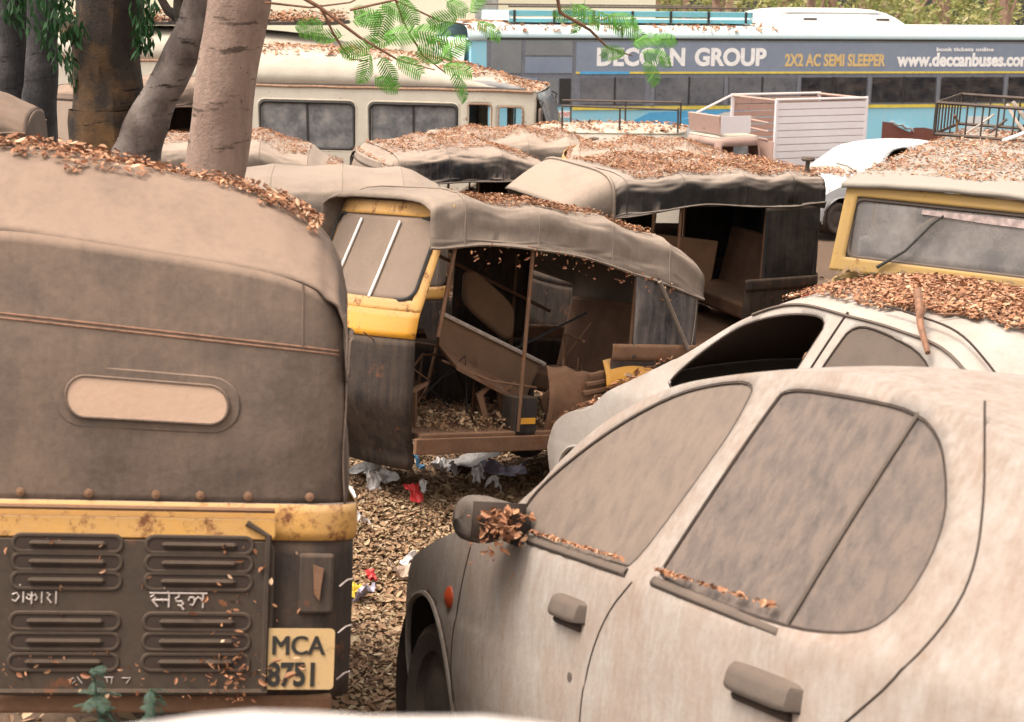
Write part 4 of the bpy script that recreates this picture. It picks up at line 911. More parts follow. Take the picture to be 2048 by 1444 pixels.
# ------------------------------------------------------------------ blue coach
bl, ba = POSE['bus']
bus = thing('coach_bus', 'light blue coach lettered DECCAN GROUP with roof carrier and air conditioning unit', 'bus', bl, ba)
BX0, BX1 = .35, 12.3
def bside(z): return .0 if z < 2.9 else 0
MB().box(((BX0 + BX1) / 2, 1.25, 1.62), (BX1 - BX0, 2.5, 2.5)).build('body', 'bus_blue', bus, True, bevel=.03)
def broof(u, v):
    x = lerp(BX0 - .03, BX1, u); s = 2 * v - 1; y = 1.25 + 1.262 * math.copysign(abs(math.sin(s * math.pi / 2)) ** .7, s); c = max(0, math.cos(s * math.pi / 2)) ** .45
    return (x, y, 2.84 + .30 * c)
bro = MB().grid(broof, 40, 26).build('roof', 'bus_roof', bus, True, thick=.012)
MB().grid(lambda u, v: (BX0 - .05 - .10 * math.sin(v * math.pi) - .0, lerp(0.02, 2.48, u), lerp(.45, 2.86, v)), 12, 16).build('rear_face', 'bus_white', bus, True, thick=.01)
MB().grid(lambda u, v: (BX0 - .145 + .02 * abs(2*v-1), lerp(.35, 2.15, u), lerp(1.75, 2.5, v)), 8, 6).build('rear_window', 'bus_glass_pale', bus, thick=.004)
for i in range(6): MB().lathe([(.04, 0), (.035, -.015), (.0005, -.02)], (BX0 - .07, .35 + i * .35, 2.74), 'x', 10).build('marker_lamp', 'lamp_orange', bus)
MB().box((6.45, -.008, 2.295), (11.6, .012, 1.12)).build('window_band', 'bus_frame', bus, False)
MB().box((6.45, -.014, 2.875), (11.6, .03, .04)).build('gutter', 'rubber', bus, False)
PIL = [2.25, 3.62, 5.0, 6.4, 7.8, 9.2, 10.6, 11.95]
MB().box((6.98, -.018, 2.57), (9.5, .006, .52)).build('sign_band', 'bus_band', bus, False)
MB().box((6.98, -.019, 2.305), (9.5, .008, .035)).build('pinstripe', 'bus_yellow', bus, False)
MB().box((2.75, -.024, 2.305), (.9, .004, .045)).build('pinstripe', 'bus_sky', bus, False)
for (x0, x1, z0, z1, mt_) in ((.72, 1.25, 2.30, 2.84, 'bus_glass_pale'), (1.32, 2.16, 2.60, 2.84, 'bus_glass_pale'), (1.32, 2.16, 2.30, 2.57, 'bus_band'), (.72, 1.25, 1.76, 2.22, 'bus_glass'), (1.30, 1.55, 1.76, 2.22, 'bus_band'), (1.58, 1.92, 1.78, 2.21, 'bus_glass_pale'), (1.94, 2.14, 1.78, 2.21, 'rubber')):
    MB().box(((x0 + x1) / 2, -.020, (z0 + z1) / 2), (x1 - x0, .010, z1 - z0)).build('window', mt_, bus, False)
for i, (a, b_) in enumerate(zip(PIL, PIL[1:])):
    mid_ = (a + b_) / 2
    for k, (x0, x1) in enumerate(((a + .07, mid_ - .015), (mid_ + .015, b_ - .05))):
        if i == 0 and k == 1: x1 -= .1
        if i >= 3: MB().box(((x0 + x1) / 2, -.0165, 1.995), (x1 - x0, .002, .44)).build('curtain', 'bus_curtain', bus, False)  # added panel behind the pane, carries the painted reflections
        MB().box(((x0 + x1) / 2, -.026 - .006 * k, 1.995), (x1 - x0, .006, .45)).build('window', 'bus_pane' if i >= 3 else 'bus_glass', bus, False)
    MB().box((mid_, -.030, 1.995), (.03, .02, .47)).build('mullion', 'rubber', bus, False)
    MB().box((b_ + .01, -.026, 2.0), (.07, .016, .52)).build('pillar', 'bus_frame', bus, False)
MB().box((6.98, -.010, 1.70), (9.6, .012, .06)).build('yellow_stripe', 'bus_yellow', bus, False)
def bpoly(name, pts, mat, d=.006): MB().prism([(x, -d, z) for x, z in pts], (0, .005, 0)).build(name, mat, bus, False)
bpoly('livery', [(2.4, .6), (2.9, 1.3), (3.6, 1.62), (5.4, 1.66), (5.0, .6)], 'bus_sky', .0045)
bpoly('livery', [(2.7, .62), (3.0, 1.08), (4.55, 1.60), (5.95, 1.655), (4.9, 1.25), (4.15, .62)], 'bus_white', .009)
bpoly('livery', [(3.6, 1.34), (4.85, 1.645), (5.1, 1.65), (4.3, 1.38), (3.75, 1.12)], 'bus_sky', .013)
bpoly('livery', [(3.9, .62), (4.25, 1.10), (4.7, 1.26), (5.2, 1.36), (5.35, .9), (5.0, .62)], 'bus_lime', .017)
bpoly('livery', [(9.6, .7), (9.9, 1.5), (10.3, 1.5), (10.1, .7)], 'bus_white', .009)
bpoly('livery', [(10.1, .7), (10.35, 1.2), (10.7, 1.1), (10.5, .7)], 'bus_lime', .009)
MB().prism([(x, -.010, z) for x, z in [(8.13, .8), (8.13, 1.42), (8.3, 1.40), (8.42, 1.33), (8.7, 1.22), (8.75, 1.26), (8.78, 1.30), (9.0, 1.30), (9.4, 1.22), (9.9, 1.18), (9.9, .8)]], (0, .005, 0)).build('rusted_panel', 'rust_red', bus, False)
MB().grid(lambda u, v: (lerp(8.28, 8.78, u), -.014 - .05 * v * math.sin(u * 3.1), 1.41 - .16 * u + .035 * (v - .5) + .02 * math.sin(u * 17)), 10, 3).build('torn_skin', 'bus_white', bus, thick=.004)
def fit_text(name, body, x0, x1, z0, z1, mat, bold):
    v, f = text2d(body, 1.0, bold)
    a0, a1 = min(p[0] for p in v), max(p[0] for p in v); b0, b1 = min(p[1] for p in v), max(p[1] for p in v)
    mb = MB(); mb.v = [(x0 + (p[0] - a0) / (a1 - a0) * (x1 - x0), -.0235 - p[2], z0 + (p[1] - b0) / (b1 - b0) * (z1 - z0)) for p in v]; mb.f = f
    mb.build(name, mat, bus, False)
fit_text('lettering', 'DECCAN', 2.60, 4.22, 2.415, 2.735, 'paint_white', .042)
fit_text('lettering', 'GROUP', 4.40, 5.76, 2.415, 2.735, 'paint_white', .042)
fit_text('lettering', '2X2 AC SEMI SLEEPER', 6.12, 8.10, 2.41, 2.635, 'bus_gold', .035)
fit_text('lettering', 'www.deccanbuses.com', 8.33, 11.1, 2.405, 2.66, 'paint_white', .045)
fit_text('lettering', 'book tickets online', 9.12, 10.3, 2.685, 2.755, 'paint_white', .025)
MB().box((1.86, -.006, 1.60), (.62, .004, .12)).build('exit_sign', 'paint_white', bus, False)
v_, f_ = text2d('EMERGENCY EXIT', 1.0, .02); a1 = max(p[0] for p in v_); mbx = MB(); mbx.v = [(1.58 + p[0] / a1 * .56, -.010 - p[2], 1.57 + p[1] * .09) for p in v_]; mbx.f = f_; mbx.build('exit_lettering', 'exit_red', bus, False)
ac = MB().grid(lambda u, v: (lerp(5.75, 8.75, u), 1.25 + .95 * (2*v-1), 3.10 + .34 * min(1, max(0, 1 - abs(2*u-1) ** 5)) ** .8 * max(0, 1 - abs(2*v-1) ** 5) ** .6), 40, 24).build('air_conditioner', 'bus_white', bus, True)
for x in (6.75, 8.2): MB().box((x, .36, 3.24), (.26, .02, .035)).build('grille', 'trim_grey', ac, False)
MB().tube([(6.2, .45, 3.36), (8.2, .45, 3.36)], .02).build('ridge', 'bus_white', ac)
cr = MB().box((3.35, .30, 3.30), (4.5, .05, .10)).box((3.35, .30, 3.18), (4.5, .05, .07)).build('roof_carrier', 'bus_teal', bus, False, bevel=.01)
MB().box((3.35, 2.2, 3.30), (4.5, .05, .10)).build('carrier_rail', 'bus_teal', cr, False, bevel=.01)
for x in (1.12, 5.58): MB().box((x, 1.25, 3.26), (.04, 1.95, .16)).build('carrier_rail', 'bus_roof', cr, False)
for i in range(7): MB().box((1.2 + i * .71, .27, 3.25), (.04, .03, .2)).build('carrier_post', 'rubber', cr, False)
for yy in (.30, 2.2): MB().tube([(1.1, yy, 3.41 + (.04 if yy > 1 else 0)), (5.6, yy, 3.41 + (.04 if yy > 1 else 0))], .018).build('carrier_tube', 'trim_grey', cr)
MB().box((3.35, 1.25, 3.2), (4.4, 1.9, .03)).build('carrier_floor', 'bus_roof', cr, False)
scatter(bro, bus, 2500, .07, 'dry_leaves', 'dry leaves along the roof of the blue coach', mask=lambda c: c.y < 1.2 and c.x < 6, nz=.6, seed=33)
for sd_, yy in ((1, .2), (1, 2.3)):
    for x in (3.0, 9.8): wheel(bus, (x, yy, .48), .48, .26)

# ------------------------------------------------------------------ small pickup with slatted box
pl_, pa = POSE['pick']
pk = thing('pickup_truck', 'small pickup truck with pale slatted cargo box before the blue coach', 'pickup', pl_, pa, None, .85)
for i in range(9): MB().box((.05, .75, 1.03 + i * .124), (1.86, .022 + .002 * (i % 2), .115)).build('slat', 'box_lilac', pk, False, bevel=.006)
for i in range(9): MB().box((.05, -.75, 1.03 + i * .124), (1.86, .022, .112)).build('slat', 'box_rust', pk, False, bevel=.006)
MB().box((.05, .736, 1.55), (1.84, .008, 1.1)).build('box_backing', 'box_rust', pk, False)
for x in (-.9, 1.0):
    for y in (.75, -.75): MB().box((x, y, 1.5), (.05, .05, 1.25)).build('post', 'box_lilac', pk, False)
    MB().tube([(x, -.75, 2.12), (x, .75, 2.12)], .025).build('top_bar', 'box_rust', pk)
for y in (.75, -.75): MB().tube([(-.92, y, 2.135), (1.02, y, 2.135)], .025).build('top_bar', 'box_lilac', pk)
MB().tube([(1.02, -.75, 2.13), (1.95, -.62, 1.78)], .02).build('brace', 'box_lilac', pk)
MB().box((.05, 0, .93), (1.95, 1.5, .06)).build('bed', 'box_rust', pk, False)
MB().box((1.03, .45, 1.15), (.03, .6, .5)).build('headboard', 'box_rust', pk, False)
MB().box((2.0, .0, 1.70), (.06, 1.1, .32), (0, .15, 0)).build('sign_board', 'box_rust', pk, False)
MB().box((1.7, .55, 1.70), (.6, .03, .3)).build('sign_board', 'box_lilac', pk, False)
for z in (1.45, 1.6, 1.75): MB().tube([(1.05, -.5, z), (1.05, .6, z - .03)], .015).build('rail', 'box_rust', pk)
def cab(u, v):
    a = v * 2 * math.pi; x = 1.62 + .56 * math.copysign(abs(math.cos(a)) ** .4, math.cos(a)) * (1 - .2 * u ** 2); y = .70 * math.copysign(abs(math.sin(a)) ** .4, math.sin(a)) * (1 - .12 * u)
    return (x, y, lerp(.45, 1.48, u))
MB().grid(cab, 14, 48, lambda u, v: .60 < u < .88 and (abs(v - .25) < .075 or v < .075 or v > .925)).build('cab', 'box_rust', pk, True, thick=.012)
MB().grid(lambda u, v: (1.62 + .46 * math.copysign(abs(math.cos(v * 6.283)) ** .4, math.cos(v * 6.283)) * u, .62 * math.copysign(abs(math.sin(v * 6.283)) ** .4, math.sin(v * 6.283)) * u, 1.53 - .05 * u ** 3), 8, 40).build('cab_roof', 'van_cream', pk, thick=.012)
MB().grid(lambda u, v: (lerp(2.10, 2.02, v), (2*u-1) * lerp(.5, .44, v), lerp(1.0, 1.42, v)), 4, 4).build('windscreen', 'van_glass', pk, thick=.004)
MB().box((1.62, .62, 1.2), (.3, .006, .36)).build('window', 'van_pane', pk, False)
for x in (-.4, 1.75):
    for y in (.62, -.62): wheel(pk, (x, y, .27), .27, .16)

# ------------------------------------------------------------------ yellow jeep with leaf covered roof
jl, ja = POSE['jeep']
jp = thing('jeep', 'mustard yellow jeep with wide windscreen, wiper and leaf covered flat roof', 'jeep', jl, ja)
def jw(y, z): return (1.36 - .22 * (z - 1.25), y, z)
def jfr(u, v):
    y, z = lerp(-.83, .83, u), lerp(1.24, 1.785, v); return (1.36 - .22 * (z - 1.25), y * (1 - .05 * v), z)
MB().grid(jfr, 60, 30, lambda u, v: abs(2*u-1) < .90 and .17 < v < .86).build('windscreen_frame', 'jeep_yellow', jp, True, thick=.05)
jg = MB().grid(lambda u, v: jw(lerp(-.76, .76, u) * (1 - .05 * v), lerp(1.32, 1.715, v)), 10, 6).build('windscreen', 'jeep_pane', jp, thick=.004)
MB().tube([jw(y * 1.0, 1.517 + z) for y, z in rrect(1.46, .37, .06)], .018, 6, closed=True).build('gasket', 'trim_grey', jg)
MB().tube([vadd(jw(-.52, 1.30), (.05, 0, 0)), vadd(jw(-.36, 1.42), (.045, 0, 0)), vadd(jw(-.22, 1.60), (.035, 0, 0)), vadd(jw(-.16, 1.655), (.03, 0, 0))], [.012, .009, .009, .006]).build('wiper', 'rubber', jp)
MB().box((1.08, 0, 1.35), (.12, 1.45, .16)).build('dashboard', 'paint_white', jp, False, bevel=.02)
MB().prism([vadd(jw(.04 + a, 1.66 + b_), (.012, 0, 0)) for a, b_ in ((-.34, .015), (.42, .015), (.42, -.035), (.1, -.03), (-.34, -.012))], (-.003, 0, 0)).build('sun_strip', 'sticker_pink', jg, False)
jro = MB().grid(lambda u, v: (lerp(1.30, -2.1, u), lerp(-.82, .82, v), 1.80 + .035 * math.sin(v * math.pi) - .02 * (2*u-1) ** 6 + .006 * noise.noise(Vector((u * 9, v * 9, 0)))), 50, 24).build('roof', 'jeep_roof', jp, True, thick=.03)
for i, x in enumerate((.55, -.05, -.65)): MB().box((x, .28 - .1 * i, 1.858), (.5, .1, .018), (0, 0, .15 * (i - 1))).build('roof_plank', 'jeep_roof', jp, False, bevel=.004)
for sd_ in (1, -1):
    MB().grid(lambda u, v: (lerp(1.33, -2.1, u), sd_ * .81, lerp(.55, 1.18, v)), 10, 4).build('side', 'jeep_yellow', jp, thick=.02)
    for x in (.5, -.6, -2.05): MB().box((x, sd_ * .79, 1.48), (.06, .04, .62)).build('pillar', 'jeep_yellow', jp, False)
    wheel(jp, (1.3, sd_ * .66, .33), .33, .18); wheel(jp, (-1.2, sd_ * .66, .33), .33, .18)
jbo = MB().grid(lambda u, v: (lerp(1.38, 1.85, u), lerp(-.80, .80, v), 1.20 - .12 * u - .06 * abs(2*v-1) ** 4), 10, 20).build('bonnet', 'jeep_yellow', jp, True, thick=.02)
MB().grid(lambda u, v: (1.85 + .03 * math.sin(u * 3.1), lerp(-.80, .80, v), lerp(1.07, .5, u)), 8, 10).build('grille_panel', 'jeep_yellow', jp, True, thick=.02)
MB().box((0, 0, .52), (3.3, 1.5, .06)).build('floor', 'rubber', jp, False)
for y in (.4, -.4): MB().box((.35, y, .95), (.15, .5, .6), (0, -.2, 0)).build('backrest', 'seat_vinyl', jp, True, bevel=.04)
tag(scatter(jro, jp, 18000, .023, 'dry_leaves', 'dry leaves scattered over the flat roof of the yellow jeep', mask=lambda c: c.x < 1.12 - .3 * (.5 + .5 * noise.noise(Vector((c.y * 4, 0, 0)))), nz=.8, seed=41, pile=.025), None, None)
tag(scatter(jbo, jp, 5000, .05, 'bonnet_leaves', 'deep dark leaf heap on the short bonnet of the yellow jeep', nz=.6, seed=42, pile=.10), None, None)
# roof carrier with scrap
rc2 = thing('roof_carrier', 'black metal roof carrier full of scrap on the jeep roof', 'roof rack', XF[jp.name] @ Vector((-1.2, 0, 1.84)), (ja[0], ja[1], ja[2]))
for z in (.02, .26):
    MB().tube([(0, -.84, z), (0, .80, z), (-.85, .80, z), (-.85, -.84, z)], .014, 6, closed=True).build('rail', 'rack_black', rc2)
for k in range(15):
    y = -.84 + 1.64 * k / 14; MB().tube([(0, y, .02), (0, y, .26)], .007 if k % 7 else .014).build('bar', 'rack_black', rc2); MB().tube([(-.85, y, .02), (-.85, y, .26)], .007).build('bar', 'rack_black', rc2)
for k in range(1, 8):
    for y in (-.84, .80): MB().tube([(-.85 * k / 8, y, .02), (-.85 * k / 8, y, .26)], .007).build('bar', 'rack_black', rc2)
MR = Matrix.Translation(rc2.location) @ Euler(rc2.rotation_euler).to_matrix().to_4x4()
rng = random.Random(12)
for k in range(16):
    y = rng.uniform(-.75, .5); x = rng.uniform(-.75, -.1); a = rng.uniform(-1, 1)
    p0 = MR @ Vector((x, y, .02)); p1 = MR @ Vector((x + rng.uniform(-.1, .1), y + .22 * a, rng.uniform(.12, .27)))
    tag(MB().tube([p0, p0.lerp(p1, .5) + Vector((rng.gauss(0, .02),) * 3), p1], rng.uniform(.006, .016), 5).build('scrap_rod', rng.choice(['rack_black', 'rack_black', 'twig_pale', 'rust_metal'])), 'bent scrap rod inside the black roof carrier', 'scrap', 'scrap rods in the roof carrier')
tag(MB().tube([MR @ Vector((.1, -.30, .02)), MR @ Vector((-.3, .1, .2))], .014).build('white_pipe', 'paint_white'), 'white pipe leaning out of the black roof carrier', 'pipe')
tk = MB().lathe([(.0005, 0), (.13, 0), (.135, .02), (.135, .26), (.12, .29), (.0005, .29)], (0, 0, 0), 'z', 20).build('drum', 'rack_black'); tk.location = MR @ Vector((-.4, -.02, .05)); tk.rotation_euler = (R(8), R(5), 0); tag(tk, 'black drum standing in the roof carrier of the jeep', 'drum')

# ------------------------------------------------------------------ pale van with a roof railing in front of the coach
gpos = pix(1215, 252, 20.2)
gv = thing('railed_van', 'pale van roof with dark railing in front of the blue coach', 'van', (gpos.x, gpos.y, gpos.z - 1.9), (172, 0, 0))
def gvb(u, v):
    a = v * 2 * math.pi; k = 1 - .10 * max(0, u - .55) / .45
    return (1.15 * math.copysign(abs(math.cos(a)) ** .35, math.cos(a)) * k, .72 * math.copysign(abs(math.sin(a)) ** .35, math.sin(a)) * k, lerp(.3, 1.86, u))
MB().grid(gvb, 16, 60, lambda u, v: .58 < u < .85 and (abs(v - .25) < .16 or abs(v - .75) < .16)).build('body', 'van_cream', gv, True, thick=.012)
gro = MB().grid(lambda u, v: (1.05 * math.copysign(abs(math.cos(v * 6.283)) ** .35, math.cos(v * 6.283)) * u, .66 * math.copysign(abs(math.sin(v * 6.283)) ** .35, math.sin(v * 6.283)) * u, 1.92 - .06 * u ** 3), 10, 50).build('roof', 'van_cream', gv, True, thick=.012)
for sd_ in (1, -1): MB().box((0, sd_ * .65, 1.4), (1.7, .006, .45)).build('window', 'van_pane', gv, False)
for x in (-.7, .7):
    for y in (.62, -.62): wheel(gv, (x, y, .28), .28, .16)
for sd_, o_ in ((1, 0), (-1, .12)):
    MB().tube([(-.95, sd_ * .55, 2.16 + o_ * .2), (.55 + o_, sd_ * .55, 2.20)], .014).build('railing', 'rack_black', gv)
    for x in (-.95, -.2, .55): MB().tube([(x, sd_ * .55, 1.85), (x, sd_ * .55, 2.18)], .014).build('railing_post', 'rack_black', gv)
scatter(gro, gv, 900, .06, 'dry_leaves', 'dry leaves on the pale van roof with railing', nz=.9, seed=51)

# ------------------------------------------------------------------ trees
def trunk_tube(mb, pts, rs, seed, n=18, sub=6, rough=.10):
    P = [Vector(p) for p in pts]; out = []; rr = []
    for i in range(len(P) - 1):
        a, b_ = P[max(i-1, 0)], P[i]; c_, d_ = P[i+1], P[min(i+2, len(P)-1)]
        for k in range(sub):
            t = k / sub; out.append(b_ * (1 - t) + c_ * t + (c_ - a) * (t*(1-t)**2*.5) - (d_ - b_) * (t*t*(1-t)*.5)); rr.append(lerp(rs[i], rs[i+1], t))
    out.append(P[-1]); rr.append(rs[-1]); i0 = len(mb.v)
    mb.tube(out, rr, n)
    for k in range(len(out)):
        for j in range(n):
            v = Vector(mb.v[i0 + k*n + j]); d = v - out[k]
            q = 1 + rough * (noise.noise(v * 4 + Vector((seed, 0, 0))) + .6 * noise.noise(Vector((v.x * 14, v.y * 14, v.z * 4))))
            mb.v[i0 + k*n + j] = tuple(out[k] + d * q)
    return mb
def frond_mesh():
    mb = MB(); rng = random.Random(2); L = .20
    mb.tube([(0, 0, 0), (L*.5, 0, .012), (L, 0, -.02)], .0016, 4)
    for k in range(13):
        x = L * (.12 + .88 * k / 12); l = .075 * math.sin(math.pi * (.2 + .66 * k / 12)) + .012; z = .012 * math.sin(math.pi * k / 12) - .02 * (k / 12) ** 2
        for s in (1, -1):
            d = Vector((.5, s, -.1)).normalized(); e = Vector((x, 0, z)); o_ = Vector((1, -.5 * s, 0)).normalized(); w_ = .0062
            N = 6; i = len(mb.v); tw = rng.uniform(-.5, .5)
            for q in range(N + 1):
                f = q / N; c_ = e + d * (l * f) + Vector((0, 0, -.02 * f * f)); ww = w_ * (1 if q % 2 else .72) * (1 - .85 * f ** 4) * (.5 + .5 * min(1, f * 5))
                up = Vector((0, 0, tw * ww)); mb.v += [tuple(c_ - o_ * ww - up), tuple(c_ + o_ * ww + up)]
            for q in range(N): a_ = i + 2 * q; mb.f.append((a_, a_ + 1, a_ + 3, a_ + 2))
    return mb
T1 = thing('gulmohar_tree', 'pale smooth barked tree with feathery green leaves overhanging the yard', 'tree', (pix(420, 345, 8.6).x, 8.6, ground_z(pix(420, 345, 8.6).x, 8.6)))
o1 = T1.location
tp = [pix(395, 640, 8.6), pix(415, 420, 8.6), pix(432, 330, 8.6), pix(452, 160, 8.6), pix(478, 0, 8.6), pix(505, -260, 8.6), pix(520, -520, 8.6), pix(500, -800, 8.5)]
tp[0].z = o1.z - .15
MB_ = trunk_tube(MB(), [p - o1 for p in tp], [.26, .185, .175, .168, .172, .16, .12, .05], 1, rough=.05)
MB_.build('trunk', 'bark_pale', T1, True)
fm = frond_mesh(); fo = None
def frond(parent, loc, rot, sc):
    global fo
    if fo is None:
        fo = fm.build('frond', 'frond_green', parent, False); o = fo
    else:
        o = bpy.data.objects.new('frond', fo.data); COL.objects.link(o); o.parent = parent
    o.location = loc; o.rotation_euler = rot; o.scale = (sc,) * 3
    return o
BR = [  # overhanging branches: photo positions at 7.2 to 7.8 m, radius
 [(545, -40), (640, 15), (720, 75), (800, 122), (870, 140)], [(700, 20), (790, 0), (880, 42), (940, 50)], [(640, 10), (668, 70), (700, 118), (735, 122)], [(780, -30), (810, 50), (845, 110), (890, 145)],
 [(530, 5), (620, 15), (700, 5), (760, -25)], [(1105, -60), (1120, 25), (1180, 60), (1215, 95), (1265, 112)], [(1120, 25), (1170, 50), (1235, 30)]]
FR = [(650, 45, 200, .9), (700, 45, 20, .9), (690, 70, 190, .9), (760, 75, 10, 1.0), (770, 45, 170, 1.), (800, 70, 200, 1.05), (820, 60, 350, 1.1), (850, 70, 330, 1.), (745, 90, 200, .9), (740, 100, 260, .95), (760, 110, 300, .95), (790, 110, 330, .9),
      (745, 155, 340, .8), (880, 120, 40, .95), (880, 130, 350, .9), (905, 140, 300, .95), (890, 125, 160, .85), (920, 30, 200, .9), (950, 40, 330, .85), (940, 30, 60, .7), (780, 5, 250, 1.), (760, 0, 330, .9), (800, -10, 300, .9), (890, 0, 330, .7),
      (1140, 5, 330, 1.1), (1170, 0, 260, 1.), (1190, 20, 330, 1.1), (1210, 30, 350, 1.), (1240, 45, 330, .9), (1160, 20, 200, .8), (1260, 90, 20, .9), (1280, 105, 350, 1.), (1255, 108, 180, .8), (1290, 115, 300, .85), (1300, 85, 10, .8)]
brs = []
for i, l in enumerate(BR):
    D = 7.0 + .12 * i; pts = [pix(x, y, D + .05 * k) - o1 for k, (x, y) in enumerate(l)]
    r0 = .012 if i in (0, 5) else .007
    brs.append((MB().tube(pts, [lerp(r0, .003, k / (len(pts) - 1)) for k in range(len(pts))], 6).build('branch', 'twig_brown', T1), l, D))
MB().tube([tp[5] - o1, Vector((-1.4, 7.9, 1.15)) - o1, Vector((-.3, 7.5, .85)) - o1, pix(1105, -60, 7.6) - o1], [.07, .05, .03, .012], 8).build('branch', 'bark_pale', T1)
MB().tube([tp[4] - o1 + Vector((.02, 0, .25)), pix(520, -60, 7.6) - o1, pix(545, -40, 7.0) - o1], [.05, .02, .011], 8).build('branch', 'bark_pale', T1)
rng = random.Random(8)
for (x, y, a, s) in FR:
    bi = min(range(len(BR)), key=lambda i: min((x - p[0]) ** 2 + (y - p[1]) ** 2 for p in BR[i])); br, l, D = brs[bi]
    frond(br, pix(x, y, D + rng.uniform(-.1, .1)) - o1, (rng.uniform(-.7, .7), rng.uniform(-.15, .45), R(0)) if False else Euler((R(55) + rng.uniform(-.3, .3), -R(a) * 1.0, rng.uniform(-.35, .35)), 'XYZ'), s * .80)

rng = random.Random(18); crown_at = pix(500, -800, 8.5) - o1
for k in range(40):          # feathery crown high above the yard
    frond(T1, crown_at + Vector((rng.gauss(0, .9), rng.gauss(0, .8), rng.uniform(-.2, 1.2))), (rng.uniform(-.6, .6), rng.uniform(-.3, .6), rng.uniform(0, 6.28)), rng.uniform(1.2, 2.0))
for k in range(5):
    MB().tube([crown_at - Vector((0, 0, .4)), crown_at + Vector((rng.gauss(0, .5), rng.gauss(0, .5), .3)), crown_at + Vector((rng.gauss(0, 1.), rng.gauss(0, .9), rng.uniform(.4, 1.1)))], [.04, .02, .006], 6).build('branch', 'bark_pale', T1)
def leaf_cloud(mb, c, r, n, size, rng, droop=False, squash=(1, 1, 1)):
    for _ in range(n):
        d = Vector((rng.gauss(0, 1), rng.gauss(0, 1), rng.gauss(0, 1))); d.normalize(); d *= r * rng.random() ** .4
        p = Vector(c) + Vector((d.x * squash[0], d.y * squash[1], d.z * squash[2]))
        if droop:
            t = Vector((rng.gauss(0, .3), rng.gauss(0, .3), -1)).normalized(); s = t.cross(Vector((rng.uniform(-1, 1), rng.uniform(-1, 1), .1))).normalized(); l = size * rng.uniform(.7, 1.3); w_ = l * .16
            i = len(mb.v); mb.v += [tuple(p), tuple(p + t * l * .5 + s * w_), tuple(p + t * l), tuple(p + t * l * .5 - s * w_)]; mb.f.append((i, i+1, i+2, i+3))
        else: leaf_quads(mb, p, (rng.gauss(0, 1), rng.gauss(0, 1), abs(rng.gauss(0, 1))), size, rng, .5)
def at0(o, px, py, D): return pix(px, py, D) - o
b2 = pix(225, 420, 10.2); b2.z = ground_z(b2.x, b2.y)
T2 = thing('dark_tree', 'dark rough barked tree with a thick forked branch leaning right', 'tree', b2)
MB_ = trunk_tube(MB(), [Vector((0, 0, -.2)), at0(b2, 222, 300, 10.2), at0(b2, 218, 200, 10.2), at0(b2, 215, 100, 10.2), at0(b2, 222, -20, 10.2), at0(b2, 230, -300, 10.2), at0(b2, 200, -700, 10.2)], [.42, .27, .235, .22, .215, .2, .14], 4, rough=.13)
MB_.build('trunk', 'bark_dark', T2, True)
trunk_tube(MB(), [at0(b2, 262, 330, 10.1), at0(b2, 288, 262, 10.05), at0(b2, 318, 195, 10.0), at0(b2, 362, 110, 9.95), at0(b2, 400, 30, 9.9), at0(b2, 425, -120, 9.8), at0(b2, 470, -420, 9.5), at0(b2, 490, -640, 9.3)], [.2, .15, .115, .12, .125, .10, .06, .03], 6, rough=.12).build('limb', 'bark_grey', T2, True)
trunk_tube(MB(), [at0(b2, 385, 60, 9.9), at0(b2, 365, 20, 9.9), at0(b2, 372, -60, 9.9), at0(b2, 350, -260, 10.1)], [.09, .06, .055, .025], 6, rough=.1).build('limb', 'bark_dark', T2, True)
MB().tube([at0(b2, 365, 40, 9.9), at0(b2, 335, 20, 9.9), at0(b2, 318, -10, 9.9), at0(b2, 300, -140, 9.9)], [.045, .03, .025, .012], 8).build('limb', 'bark_dark', T2)
trunk_tube(MB(), [at0(b2, 200, 100, 10.2), at0(b2, 165, 80, 10.1), at0(b2, 128, 55, 10.0)], [.09, .06, .05], 9, rough=.12).build('limb', 'bark_dark', T2, True)
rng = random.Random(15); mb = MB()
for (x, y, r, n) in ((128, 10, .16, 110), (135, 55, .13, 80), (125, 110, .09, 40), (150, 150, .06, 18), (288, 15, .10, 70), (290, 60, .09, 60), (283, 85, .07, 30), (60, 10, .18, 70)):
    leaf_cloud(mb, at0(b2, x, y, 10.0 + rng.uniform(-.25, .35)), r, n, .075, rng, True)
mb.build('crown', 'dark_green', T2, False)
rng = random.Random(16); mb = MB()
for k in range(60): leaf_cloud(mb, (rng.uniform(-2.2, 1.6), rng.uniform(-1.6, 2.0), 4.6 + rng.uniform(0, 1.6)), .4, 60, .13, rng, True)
mb.build('crown', 'dark_green', T2, False)
